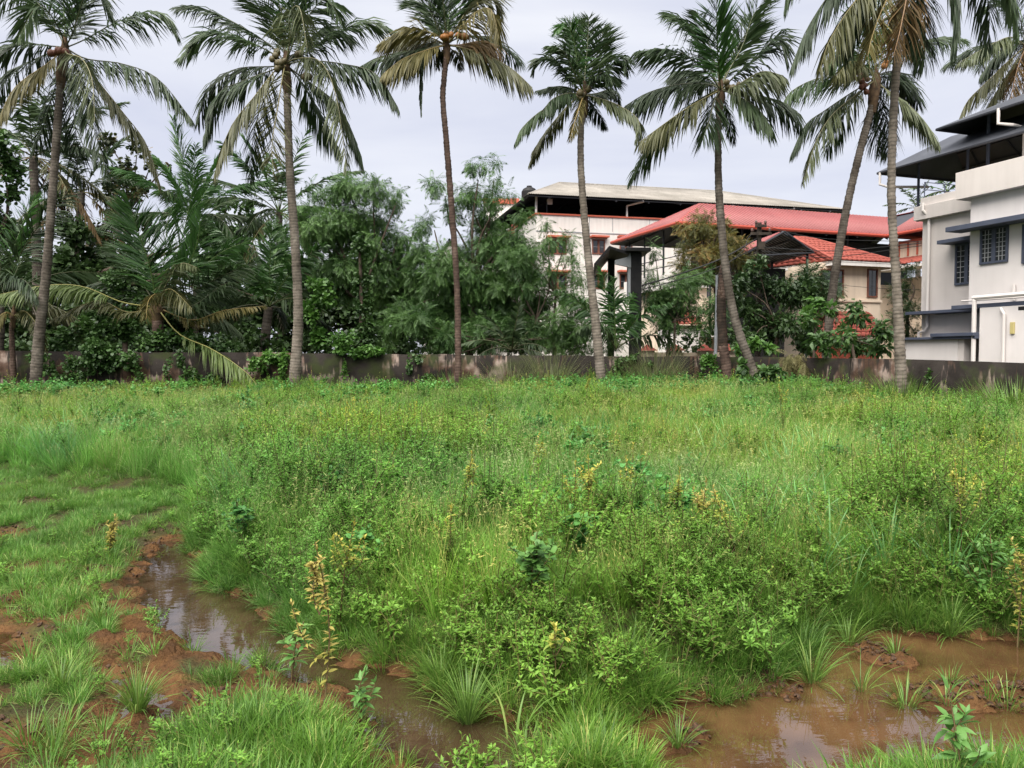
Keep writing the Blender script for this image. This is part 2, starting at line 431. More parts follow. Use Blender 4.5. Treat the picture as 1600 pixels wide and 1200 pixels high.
# ------------------------------------------------------------------ boundary wall
WALL = [(-420, 26.6, 547), (0, 25.2, 548), (250, 24.9, 550), (500, 24.5, 552), (900, 23.6, 556), (1100, 22.8, 557), (1240, 21.6, 559), (1400, 18.6, 562), (1500, 16.7, 565), (1600, 14.9, 568), (1800, 12.3, 576)]
_wp = np.array([W(px, py, d) for px, d, py in WALL])
def wall_y(x): return np.interp(x, _wp[:, 0], _wp[:, 1])
def wall_top(x): return np.interp(x, _wp[:, 0], _wp[:, 2])
def wall_material():
    m, nt, b = _base('weathered plaster with black algae')
    t = N(nt, 'ShaderNodeTexCoord')
    def noise(scale, st=(1, 1, 1), det=6, dist=0.0):
        mpn = N(nt, 'ShaderNodeMapping'); mpn.inputs['Scale'].default_value = st
        nt.links.new(t.outputs['Object'], mpn.inputs['Vector'])
        n = N(nt, 'ShaderNodeTexNoise'); n.inputs['Scale'].default_value = scale; n.inputs['Detail'].default_value = det; n.inputs['Distortion'].default_value = dist
        nt.links.new(mpn.outputs['Vector'], n.inputs['Vector']); return n
    base = ramp(nt, [(.36, (.034, .019, .012)), (.48, (.075, .047, .034)), (.58, (.20, .155, .13))])
    nt.links.new(noise(1.6, (1, 1, 1), 8).outputs['Fac'], base.inputs['Fac'])
    # black streaks running down from the top, over most of the wall
    st = noise(6.5, (1, 1, .22), 6, .9)
    patch = noise(.8, (1, 1, .8), 7, .5)
    add = N(nt, 'ShaderNodeMath', operation='MULTIPLY_ADD'); add.inputs[1].default_value = .55
    nt.links.new(st.outputs['Fac'], add.inputs[0]); nt.links.new(patch.outputs['Fac'], add.inputs[2])
    # attribute 'up': 1 at the top edge
    up = N(nt, 'ShaderNodeAttribute'); up.attribute_name = 'up'
    add2 = N(nt, 'ShaderNodeMath', operation='MULTIPLY_ADD'); add2.inputs[1].default_value = .13
    nt.links.new(up.outputs['Fac'], add2.inputs[0]); nt.links.new(add.outputs[0], add2.inputs[2])
    k = ramp(nt, [(.77, (0, 0, 0)), (.85, (.93, .93, .93))])
    nt.links.new(add2.outputs[0], k.inputs['Fac'])
    mx1 = N(nt, 'ShaderNodeMix', data_type='RGBA'); mx1.inputs[7].default_value = (.010, .009, .008, 1)
    nt.links.new(k.outputs['Color'], mx1.inputs[0]); nt.links.new(base.outputs['Color'], mx1.inputs[6])
    mossn = noise(1.3, (1, 1, 1.4), 7)
    mr = ramp(nt, [(.50, (0, 0, 0)), (.64, (.8,) * 3)])
    nt.links.new(mossn.outputs['Fac'], mr.inputs['Fac'])
    mx2 = N(nt, 'ShaderNodeMix', data_type='RGBA'); mx2.inputs[7].default_value = (.026, .034, .010, 1)
    nt.links.new(mr.outputs['Color'], mx2.inputs[0]); nt.links.new(mx1.outputs[2], mx2.inputs[6])
    nt.links.new(mx2.outputs[2], b.inputs['Base Color']); b.inputs['Roughness'].default_value = .9; b.inputs['Specular IOR Level'].default_value = .15
    bp = N(nt, 'ShaderNodeBump'); bp.inputs['Strength'].default_value = .5; bp.inputs['Distance'].default_value = .02
    nt.links.new(noise(14).outputs['Fac'], bp.inputs['Height']); nt.links.new(bp.outputs['Normal'], b.inputs['Normal'])
    return m
WALLM = wall_material()
def build_wall():
    xs = np.linspace(_wp[0, 0], _wp[-1, 0], 170)
    ys = wall_y(xs); zt = wall_top(xs) + (vnoise(xs, xs * 0, 2.2) - .5) * .035 + (vnoise(xs, xs * 0, .5) - .5) * .04
    T = np.stack([np.gradient(xs), np.gradient(ys)], 1); T /= np.linalg.norm(T, axis=1)[:, None]
    nrm = np.stack([-T[:, 1], T[:, 0]], 1)          # away from the camera
    prof = [(0, -.3), (0, .55), (-.0, 1.0), (.11, 1.0), (.22, .997), (.22, -.3)]
    V = []; up = []
    for off, fz in prof:
        z = np.where(fz < 0, fz, zt * fz) if fz >= 0 else np.full(len(xs), fz)
        wob = (vnoise(xs, xs * 0 + fz * 7, 1.7) - .5) * .02
        V.append(np.stack([xs + nrm[:, 0] * (off + wob), ys + nrm[:, 1] * (off + wob), z], 1)); up.append(np.full(len(xs), max(0, fz) ** 2))
    n = len(xs); k = len(prof)
    V = np.concatenate(V); up = np.concatenate(up)
    q = []
    for j in range(k - 1):
        i = np.arange(n - 1)
        q.append(np.stack([j * n + i, j * n + i + 1, (j + 1) * n + i + 1, (j + 1) * n + i], 1))
    q.append(np.array([[j * n + 0 for j in (0, 1, 2, 5)], [j * n + n - 1 for j in (5, 2, 1, 0)]]))
    t = thing('boundary_wall', 'long low plastered compound wall, black with algae, running behind the grass', 'wall', (0, 24, 0))
    np_mesh('wall_panel', V, quads=np.concatenate(q), mats=WALLM, parent=t, base=(0, 24, 0), attrs={'up': ('FLOAT', 'POINT', up.astype(np.float32))})
    for px in (692, 1085, 1243, 1330):              # shallow piers standing against the wall face
        p = W(px, 560, 20); x = p[0] * 1.0
        for _ in range(6): x = (px - CX) / F_PX * wall_y(x)
        y = float(wall_y(x)); z = float(wall_top(x))
        mb = MB(); mb.box(x - .13, x + .13, y - .05, y + .1, -.2, z + .012)
        mb.build('pier', WALLM, t, (0, 24, 0), bevel=.012)
build_wall()
# ------------------------------------------------------------------ buildings
M_GREY = mat('warm grey wall paint', (.53, .485, .455), (.58, .535, .505), .7, .85, .2, bump=.08, bscale=60, stain=.14, stain_c=(.22, .20, .185))
M_GREY2 = mat('pale wall paint', (.61, .57, .55), (.66, .62, .60), .8, .85, .2, bump=.08, bscale=60, stain=.10, stain_c=(.25, .23, .21))
M_SLATE = mat('slate blue paint', (.055, .065, .095), (.068, .078, .11), 2, .6, .3)
M_SHEET = mat('dark blue grey roofing sheet', (.032, .035, .043), (.05, .054, .064), 1.2, .5, .4)
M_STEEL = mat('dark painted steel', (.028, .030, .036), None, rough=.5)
M_PIPE = mat('cream plastic pipe', (.60, .56, .53), None, rough=.45)
M_GLASS = mat('dark window glass', (.02, .023, .026), None, rough=.08, spec=.7)
M_GRILLE = mat('pale grey window grille', (.34, .34, .35), None, rough=.5)
M_DARK = mat('dark interior shade', (.012, .012, .012), None, rough=.9)  # near black that stands in for shade inside openings
M_WHITE = mat('white wall paint', (.62, .585, .55), (.54, .51, .48), .5, .85, .2, lo=.4, hi=.75, stain=.22, stain_c=(.20, .18, .16))
M_REDTRIM = mat('terracotta trim paint', (.42, .10, .06), (.36, .085, .05), 3, .7)
M_ASB = mat('weathered beige roofing sheet', (.25, .230, .205), (.16, .148, .130), .5, .9, .1, stretch=(1, 1, .3), lo=.3, hi=.7, stain=.6, stain_c=(.10, .09, .075))
M_REDSH = mat('red roofing sheet', (.15, .034, .035), (.19, .05, .05), .6, .6, .3, stain=.5, stain_c=(.12, .035, .03))
M_REDCREST = mat('red rib crest highlight', (.29, .105, .10), (.24, .08, .078), 1.2, .6, .3)  # lighter copy of the roof red, puts light on the crests into colour
M_REDEDGE = mat('orange red gutter', (.30, .050, .030), None, rough=.5)
M_TILE = mat('red clay tile', (.26, .066, .048), (.18, .046, .035), 6, .8, .2, lo=.3, hi=.7)
M_TILEOLD = mat('darkened clay tile', (.30, .12, .06), (.20, .09, .05), 6, .85, .2)
M_CREAM = mat('cream wall paint', (.66, .54, .42), (.60, .49, .38), .8, .85, .2, stain=.35, stain_c=(.26, .20, .15))
M_WOOD = mat('brown window wood', (.12, .045, .03), (.17, .065, .04), 5, .6)
M_BLACKC = mat('black painted column', (.006, .006, .007), (.013, .0125, .012), 4, .6, .2)
M_GREYMET = mat('grey metal fascia', (.20, .21, .22), (.25, .26, .27), 2, .5)

class Frame:
    """local axes: s along the facade, d outwards, z up"""
    def __init__(self, origin, u, n):
        self.o = np.array([origin[0], origin[1], 0.0]); self.u = np.array([u[0], u[1], 0.0]) / math.hypot(*u)
        self.n = np.array([n[0], n[1], 0.0]) / math.hypot(*n)
    def p(self, s, d, z): return self.o + self.u * s + self.n * d + np.array([0, 0, z])
    def hit(self, px, py, d=0.0):
        r = ray(px, py); e = np.array([0, 0, EYE]); o = self.o + self.n * d
        t = ((o - e) @ self.n) / (r @ self.n)
        q = e + r * t - self.o
        return q @ self.u, (e + r * t)[2]
    def box(self, mb, s0, s1, d0, d1, z0, z1, m=0):
        return mb.hexa([self.p(*a) for a in ((s0, d0, z0), (s1, d0, z0), (s1, d1, z0), (s0, d1, z0), (s0, d0, z1), (s1, d0, z1), (s1, d1, z1), (s0, d1, z1))], m)

def box_part(name, fr, t, mtl, s0, s1, d0, d1, z0, z1, parent=None, bevel=0.008):
    mb = MB(); fr.box(mb, s0, s1, d0, d1, z0, z1)
    return mb.build(name, mtl, parent or t, fr.o, bevel=bevel)
def pipe_part(name, fr, t, mtl, pts, r, parent=None):
    mb = MB(); mb.tube([fr.p(*q) for q in pts], r, 8)
    return mb.build(name, mtl, parent or t, fr.o, smooth=False)

def window_part(fr, t, s0, s1, z0, z1, d, frame_m, bars_m, leaves=2, rows=7, cols=3, fw=.07, parent=None):
    """frame standing proud of the wall, leaves with glass, and a grille"""
    mb = MB()
    fr.box(mb, s0, s1, d - .02, d + .05, z0, z0 + fw); fr.box(mb, s0, s1, d - .02, d + .05, z1 - fw, z1)
    w = (s1 - s0) / leaves
    for k in range(leaves + 1):
        c = s0 + k * w; a, b = (c, c + fw) if k == 0 else (c - fw, c) if k == leaves else (c - fw * .9, c + fw * .9)
        fr.box(mb, a, b, d - .02, d + .045, z0 + fw, z1 - fw)
    win = mb.build('window', frame_m, t, fr.o, bevel=.006)
    for k in range(leaves):
        a, b = s0 + k * w + fw * .95, s0 + (k + 1) * w - fw * .95
        g = MB(); fr.box(g, a, b, d - .01, d + .004, z0 + fw, z1 - fw); g.build('pane', M_GLASS, win, fr.o)
        r = MB()
        for i in range(1, rows):
            z = z0 + fw + (z1 - z0 - 2 * fw) * i / rows; fr.box(r, a, b, d + .008, d + .02, z - .008, z + .008)
        for i in range(1, cols):
            s = a + (b - a) * i / cols; fr.box(r, s - .008, s + .008, d + .021, d + .033, z0 + fw, z1 - fw)
        r.build('grille', bars_m, win, fr.o)
    return win

def roof_planes(c4, rise, ridge_in0, ridge_in1):
    """hip roof over 4 eave corners (c0 front-left, c1 front-right, c2 back-right, c3 back-left): ridge runs c0->c1"""
    c0, c1, c2, c3 = [np.array(p, float) for p in c4]
    u = (c1 - c0) / np.linalg.norm(c1 - c0)
    mid0 = (c0 + c3) / 2 + u * ridge_in0 + np.array([0, 0, rise]); mid1 = (c1 + c2) / 2 - u * ridge_in1 + np.array([0, 0, rise])
    return [(c0, c1, mid1, mid0), (c2, c3, mid0, mid1), (c3, c0, mid0), (c1, c2, mid1)], mid0, mid1

def ribbed(quad, n, amp, mtl, name, t, base, thick=.006, box_rib=True):
    """a corrugated sheet on quad (eave0, eave1, ridge1, ridge0) with n ribs running up the slope"""
    e0, e1, r1, r0 = [np.array(p, float) for p in quad]
    nn = np.cross(e1 - e0, r0 - e0); nn /= np.linalg.norm(nn)
    if nn[2] < 0: nn = -nn
    prof = [(0, 0), (.60, 0), (.66, 1), (.94, 1)] if box_rib else [(0, 0), (.25, .8), (.5, 1), (.75, .8)]
    V = []; top = []
    fr = [(i + a) / n for i in range(n) for a, h in prof] + [1.0]; hs = [h for i in range(n) for a, h in prof] + [0]
    # keep ribs parallel to the slope direction: clip the ridge line to [r0,r1] along the eave axis
    u = (e1 - e0); L = np.linalg.norm(u); u /= L
    a0 = (r0 - e0) @ u / L; a1 = (r1 - e0) @ u / L
    for x, h in zip(fr, hs):
        p = e0 + u * L * x
        if x < a0: k = x / max(a0, 1e-6); q = e0 + (r0 - e0) * k
        elif x > a1: k = (1 - x) / max(1 - a1, 1e-6); q = e1 + (r1 - e1) * k
        else: q = r0 + (r1 - r0) * ((x - a0) / max(a1 - a0, 1e-6))
        V += [p + nn * amp * h, q + nn * amp * h, p + nn * (amp * h - thick), q + nn * (amp * h - thick)]
    k = len(fr); q = []
    for i in range(k - 1):
        a, b = 4 * i, 4 * i + 4
        q += [(a, b, b + 1, a + 1), (a + 2, a + 3, b + 3, b + 2), (a, a + 2, b + 2, b), (a + 1, b + 1, b + 3, a + 3)]
    if box_rib and mtl is M_REDSH:     # light on the rib crests painted as a lighter red
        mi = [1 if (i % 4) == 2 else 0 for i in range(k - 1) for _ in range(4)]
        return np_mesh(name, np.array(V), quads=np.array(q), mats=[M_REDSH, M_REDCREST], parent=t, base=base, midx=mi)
    return np_mesh(name, np.array(V), quads=np.array(q), mats=mtl, parent=t, base=base)

# ---- the grey house on the right
def grey_house():
    u = (-.347, 1.0); n = (-1.0, -.347)
    o = W(1513, 480, 24.2)
    f = Frame(o[:2], u, n)
    t = thing('house', 'grey two storey house with slate blue ledges at the right edge', 'house', (f.o[0], f.o[1], 0))
    H = f.hit
    rec = -.75                                    # the recessed bay
    sN = -9.0                                     # near end, out of the picture
    s_rec1 = H(1439, 480, rec)[0]
    z_led = H(1515, 480)[1]; z_par0 = H(1515, 311)[1]; z_par1 = H(1505, 268, .25)[1]
    box_part('wall', f, t, M_GREY2, sN, 0, -7, 0, z_led - .02, z_par0 + .1)
    box_part('parapet', f, t, M_GREY, sN, .32, -6.9, .28, z_par0, z_par1)
    z_rp0 = H(1450, 343, rec)[1]; z_rp1 = H(1455, 306, rec + .15)[1]
    zl2 = H(1440, 490, rec)[1]
    box_part('wall', f, t, M_GREY, 0, s_rec1, -7, rec, zl2 - .02, z_rp0 + .05)
    box_part('parapet', f, t, M_GREY, .33, s_rec1 + .18, -6.8, rec + .22, z_rp0, z_rp0 + (z_rp1 - z_rp0) * .62)
    box_part('parapet', f, t, M_GREY, .34, s_rec1 + .02, -6.7, rec + .1, z_rp0 + (z_rp1 - z_rp0) * .62 - .01, z_rp1)
    # ledges and sunshades
    z = H(1500, 361, .3)[1]
    box_part('sunshade', f, t, M_SLATE, sN, .35, -.05, .62, z - .02, z + .13)
    z = H(1505, 377, rec + .3)[1]
    box_part('sunshade', f, t, M_SLATE, -.02, H(1468, 378, rec + .5)[0], rec - .05, rec + .62, z - .02, z + .10)
    box_part('ledge', f, t, M_SLATE, sN, .32, -.1, .34, z_led - .06, z_led + .06)
    box_part('ledge', f, t, M_SLATE, -.35, s_rec1 + .15, rec - .1, rec + .55, zl2 - .05, zl2 + .05)
    # windows
    a, zt = H(1577, 355); b, _ = H(1533, 358); zb = H(1533, 414)[1]
    window_part(f, t, a, b, zb, H(1533, 358)[1], .01, M_SLATE, M_GRILLE)
    a, _ = H(1511, 380, rec); b, zt = H(1494, 382, rec); zb = H(1494, 446, rec)[1]
    window_part(f, t, a - .45, b, zb, zt, rec + .01, M_SLATE, M_GRILLE, leaves=2, cols=2)
    a, zt = H(1640, 344); b, _ = H(1599, 350); zb = H(1599, 412)[1]
    window_part(f, t, a, b, zb, zt, .01, M_SLATE, M_GRILLE)
    # ground floor: a projecting block, an opening and a low outhouse
    low = .35
    s_blk = H(1530, 520, low)[0]
    box_part('wall', f, t, M_GREY2, sN, s_blk, -6.9, low, 0, z_led - .065)
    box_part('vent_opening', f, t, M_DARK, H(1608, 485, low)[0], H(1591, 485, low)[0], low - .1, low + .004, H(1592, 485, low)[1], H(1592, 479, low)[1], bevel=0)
    s_o = H(1412, 545, low)[0]; z_o = H(1440, 531, low)[1]
    s_c = H(1496, 545, low)[0]
    box_part('wall', f, t, M_GREY, s_blk + .003, s_rec1 - .02, -6.5, rec - .02, 0, zl2 - .055)
    box_part('outhouse_wall', f, t, M_GREY2, s_c, s_o, low - 1.1, low, 0, z_o)
    box_part('column', f, t, M_GREY, H(1505, 545, low)[0], s_c - .003, low - .3, low - .02, 0, z_o)
    box_part('dark_doorway', f, t, M_DARK, s_blk + .02, H(1505, 545, low)[0], rec - .02, rec + .01, 0, z_o, bevel=0)  # black panel, the shade of the recess put into its colour
    box_part('ledge', f, t, M_SLATE, s_blk + .004, s_o + .12, low - 1.2, low + .16, z_o, z_o + .08)
    box_part('ledge', f, t, M_SLATE, s_blk + .006, H(1462, 527, low)[0], low - .1, low + .24, z_o + .083, z_o + .19)
    # pipes
    s, _ = H(1450, 400, rec); z0 = H(1450, 517, rec)[1]; z1 = H(1450, 330, rec)[1]
    pipe_part('downpipe', f, t, M_PIPE, [(s - .02, rec + .3, z1 + .25), (s - .02, rec + .3, z1), (s - .1, rec + .09, z1 - .25), (s - .1, rec + .09, z0 + .12), (s, rec + .1, z0), (s + .22, rec + .1, z0 - .06), (s + .25, rec + .1, z0 - .5)], .05)
    s, z0 = H(1540, 466); s2 = sN
    pipe_part('waste_pipe', f, t, M_PIPE, [(s2, low + .1, z0 + .04), (s + .05, low + .1, z0), (s, low + .1, z0 - .08), (s, low + .1, 0.02)], .065)
    s, z0 = H(1572, 480, low)
    pipe_part('waste_pipe', f, t, M_PIPE, [(s, .06, H(1572, 446)[1]), (s, .06, z0 + .2)], .05)
    pipe_part('waste_pipe', f, t, M_PIPE, [(s + .12, low + .07, z0 - .02), (s, low + .07, z0 - .2), (s, low + .07, 0.02)], .045)
    pipe_part('waste_pipe', f, t, M_PIPE, [(sN, .2, z_led + .13), (H(1510, 469)[0], .2, z_led + .19)], .028)
    s, z0 = H(1583, 512, low)
    box_part('meter_box', f, t, mat('yellowed plastic', (.45, .38, .16), None), s - .06, s + .06, low, low + .06, z0 - .18, z0 + .16)
    # roof terrace canopies: hip roofs of dark sheet on steel posts
    def canopy(sa, sb, da, db, ze, rise, hip):
        c = [f.p(sa, da, ze), f.p(sb, da, ze), f.p(sb, db, ze), f.p(sa, db, ze)]
        pl, m0, m1 = roof_planes(c, rise, hip, hip)
        mb = MB()
        for q in pl: mb.slab(q, .02)
        r = mb.build('roof_sheet', M_SHEET, t, f.o)
        st = MB()
        for i in range(4): st.tube([c[i] - np.array([0, 0, .05]), c[(i + 1) % 4] - np.array([0, 0, .05])], .05, 6)
        for q in pl[:2]:
            for k in (.15, .4, .65, .9):
                p = q[0] + (q[1] - q[0]) * k; w = q[3] + (q[2] - q[3]) * k
                st.tube([p - np.array([0, 0, .06]), w - np.array([0, 0, .08])], .03, 5)
            for k in (.33, .66):
                st.tube([q[0] + (q[3] - q[0]) * k - np.array([0, 0, .06]), q[1] + (q[2] - q[1]) * k - np.array([0, 0, .06])], .025, 5)
        st.build('roof_truss', M_STEEL, r, f.o)
        return r
    A = W(1371, 269, 30.0); zA = A[2]; sA = (A - f.o) @ f.u; dA = (A - f.o) @ f.n
    B = W(1555, 204, 24.4)
    canopy(sA, sA - 7.5, dA, dA - 4.6, zA, 1.25, 1.2)
    zU = 9.55
    P1 = W(1463, 205, (zU - EYE) * F_PX / (HORIZON - 205)); sU = (P1 - f.o) @ f.u; dU = (P1 - f.o) @ f.n
    canopy(sU, sU - 11, dU, dU - 7, zU, 1.5, 2.0)
    for s, d, z0, z1, r in ((sA - .8, dA - 1.2, z_rp1 - .3, zA + .35, .05), (sA - 2.9, dA - 1.2, z_rp1 - .3, zA + .35, .05), (sA - .9, dA - 3.8, z_rp1 - .3, zA + .3, .05),
                            (sU - 1.3, dU - .9, z_par1 - .3, zU + .2, .06), (sU - 5, dU - .9, z_par1 - .3, zU + .2, .06), (sU - 1.5, dU - 5, z_rp1 - .3, zU + .4, .06)):
        pipe_part('post', f, t, M_SLATE, [(s, d, z0), (s, d, z1)], r)
    # back wall of the roof room in shadow
    box_part('roof_room', f, t, M_GREY, sU - 10.5, sU - 4.0, dU - 6.5, dU - 3.0, z_rp1 - .4, zU + .1)
    # railing at the far end of the terrace
    mb = MB(); zr = z_rp1
    for k in range(4): q = f.p(s_rec1 - .05, rec - k * .9, zr); mb.tube([q, q + np.array([0, 0, .55])], .018, 5)
    for h in (.3, .55): mb.tube([f.p(s_rec1 - .05, rec, zr + h), f.p(s_rec1 - .05, rec - 2.7, zr + h)], .015, 5)
    mb.build('railing', M_SLATE, t, f.o)
    # gutter pipes hanging from both eaves
    pipe_part('gutter_pipe', f, t, M_PIPE, [(sA - .15, dA + .02, zA - .05), (sA - .15, dA + .02, zA - .5), (sA - .35, dA - .15, zA - .62), (sA - .6, dA - 1.9, zA - .55)], .05)
    pipe_part('gutter_pipe', f, t, M_PIPE, [(sU - 2.4, dU + .02, zU - .02), (sU - 2.4, dU + .02, zU - .5), (sU - 2.7, dU - .25, zU - .6), (sU - 2.75, dU - .7, zU - .65), (sU - 2.75, dU - .7, z_par1 - .25), (sU - 4.4, dU - .75, z_par1 - .2)], .055)
grey_house()

# ---- the tall white building with a sheet roof over its terrace
def white_building():
    A = W(838, 335, 60.0); B = W(1300, 340, 66.0)
    u = (B - A)[:2]; L = np.linalg.norm(u); u = u / L; n = np.array([u[1], -u[0]])
    f = Frame(A[:2], u, n); H = f.hit
    t = thing('apartment_block', 'tall white building with a beige corrugated roof over an open terrace', 'building', (A[0], A[1], 0))
    zp = A[2]; D = 14.0
    box_part('wall', f, t, M_WHITE, 0, L, -D, 0, 0, zp)
    for (s0, s1, d0, d1) in ((-.12, L + .1, -.3, .12), (-.12, .18, -D, -.3)):
        box_part('coping', f, t, M_REDTRIM, s0, s1, d0, d1, zp, zp + .12)
    z = H(900, 363)[1]; box_part('string_course', f, t, M_GREYMET, -.03, L, -.02, .04, z - .05, z + .03)
    for px in (921, 957, 1015):
        s = H(px, 345)[0]; box_part('wall_joint', f, t, M_GREYMET, s - .02, s + .02, -.02, .012, H(px, 363)[1] + .05, zp - .02, bevel=0)
    # windows with sunshades on two storeys
    for py0, py1 in ((374, 397), (428, 451)):
        for px0, px1 in ((857, 885), (925, 945), (968, 988)):
            s0, z1 = H(px0, py0); s1 = H(px1, py0)[0]; z0 = H(px0, py1)[1]
            window_part(f, t, s0, s1, z0, z1, .02, M_WOOD, M_GRILLE, leaves=2, rows=2, cols=1, fw=.09)
            box_part('sunshade', f, t, M_REDTRIM, s0 - .2, s1 + .2, -.05, .6, z1 + .12, z1 + .26)
    # side face: windows and a terracotta strip
    fs = Frame(A[:2], -n, -u)
    for py0, py1 in ((356, 376), (405, 428)):
        a, z1 = fs.hit(796, py0); b = fs.hit(780, py0)[0]; z0 = fs.hit(796, py1)[1]
        window_part(fs, t, min(a, b), max(a, b), z0, z1, .02, M_WHITE, M_GRILLE, leaves=2, rows=2, cols=1, fw=.12)
    s = fs.hit(803, 360)[0]; box_part('terracotta_strip', fs, t, M_REDTRIM, s - .3, s + .5, -.02, .1, fs.hit(803, 378)[1], fs.hit(803, 350)[1])
    # roof
    ze = W(838, 304, 59.2)[2]
    ov = .9
    c = [f.p(-ov, ov, ze), f.p(L + ov, ov, ze), f.p(L + ov, -D - ov, ze), f.p(-ov, -D - ov, ze)]
    pl, m0, m1 = roof_planes(c, 2.75, 4.8, 7.5)
    r = ribbed(pl[0], 150, .05, M_ASB, 'roof_sheet', t, f.o, box_rib=False)
    ribbed(pl[1], 60, .05, M_ASB, 'roof_sheet', t, f.o, box_rib=False)
    mb = MB(); mb.slab(pl[2], .02); mb.slab(pl[3], .02); mb.build('hip_end', M_ASB, t, f.o)
    mb = MB(); mb.tube([m0, m1], .09, 6)
    for a, b in ((c[0], m0), (c[3], m0), (c[1], m1), (c[2], m1)): mb.tube([a, b], .07, 6)
    mb.build('ridge_cap', M_ASB, t, f.o)
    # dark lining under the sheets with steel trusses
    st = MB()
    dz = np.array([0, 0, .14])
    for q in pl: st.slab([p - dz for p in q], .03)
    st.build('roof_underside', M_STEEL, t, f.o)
    tr = MB()
    for q in pl[:2]:
        for k in np.linspace(.06, .94, 10):
            p = q[0] + (q[1] - q[0]) * k; w = q[3] + (q[2] - q[3]) * k; tr.tube([p - dz * 1.8, w - dz * 2.2], .07, 5)
        for k in (.2, .4, .6, .8):
            tr.tube([q[0] + (q[3] - q[0]) * k - dz * 1.5, q[1] + (q[2] - q[1]) * k - dz * 1.5], .05, 5)
    tr.build('roof_truss', M_STEEL, t, f.o)
    for px in (838, 980, 1120, 1215):
        s = H(px, 330)[0]; pipe_part('downpipe', f, t, M_PIPE, [(s, -.05, zp), (s, -.05, ze - .35)] + ([(s + 1.1, .75, ze - .1)] if px > 900 else [(s, -.05, ze + .15)]), .09)
    s = H(858, 330)[0]
    pipe_part('lamp_post', f, t, M_STEEL, [(s, -.6, zp), (s, -.6, ze - .25)], .04)
    box_part('flood_lamp', f, t, M_WHITE, s + .02, s + .42, -.75, -.5, ze - .42, ze - .02)
    # dark panel added at the terrace rear, standing in for shade in the gap
    box_part('terrace_shade_panel', f, t, M_STEEL, .5, L - .5, -D + .1, -D + .35, zp + .1, ze + .3)
    return f, D, zp
WB = white_building()

def water_tank():
    p = W(827, 303, 75)
    t = thing('water_tank', 'black plastic water tank on the roof behind the white building', 'tank', (p[0], p[1], p[2] - .7))
    mb = MB(); z = p[2] - .7
    mb.tube([(p[0], p[1], z), (p[0], p[1], z + .9), (p[0], p[1], z + 1.15), (p[0], p[1], z + 1.35)], [.75, .75, .6, .25], 16)
    mb.build('tank_body', M_BLACKC, t, (p[0], p[1], z), smooth=False)
    mb = MB(); mb.tube([(p[0], p[1], z + 1.35), (p[0], p[1], z + 1.45)], .25, 12); mb.build('lid', M_BLACKC, t, (p[0], p[1], z))
    mb = MB(); mb.box(p[0] - 1.0, p[0] + 1.0, p[1] - 1, p[1] + 1, 0, z - .005); 
    b = thing('stair_tower', 'narrow white stair tower with terracotta top behind the feathery tree', 'building', (p[0] - 3, p[1], 0))
    mb.build('wall', M_WHITE, b, (p[0] - 3, p[1], 0))
    q = W(785, 322, 75); mb = MB(); mb.box(q[0] - 1.6, q[0] + 1.4, q[1] - 1, q[1] + 3, 0, q[2]); mb.build('wall', M_WHITE, b, (p[0] - 3, p[1], 0))
    mb = MB(); mb.box(q[0] - 1.8, q[0] + 1.6, q[1] - 1.2, q[1] + 3.2, q[2], q[2] + .5); mb.build('coping', M_REDTRIM, b, (p[0] - 3, p[1], 0))
water_tank()

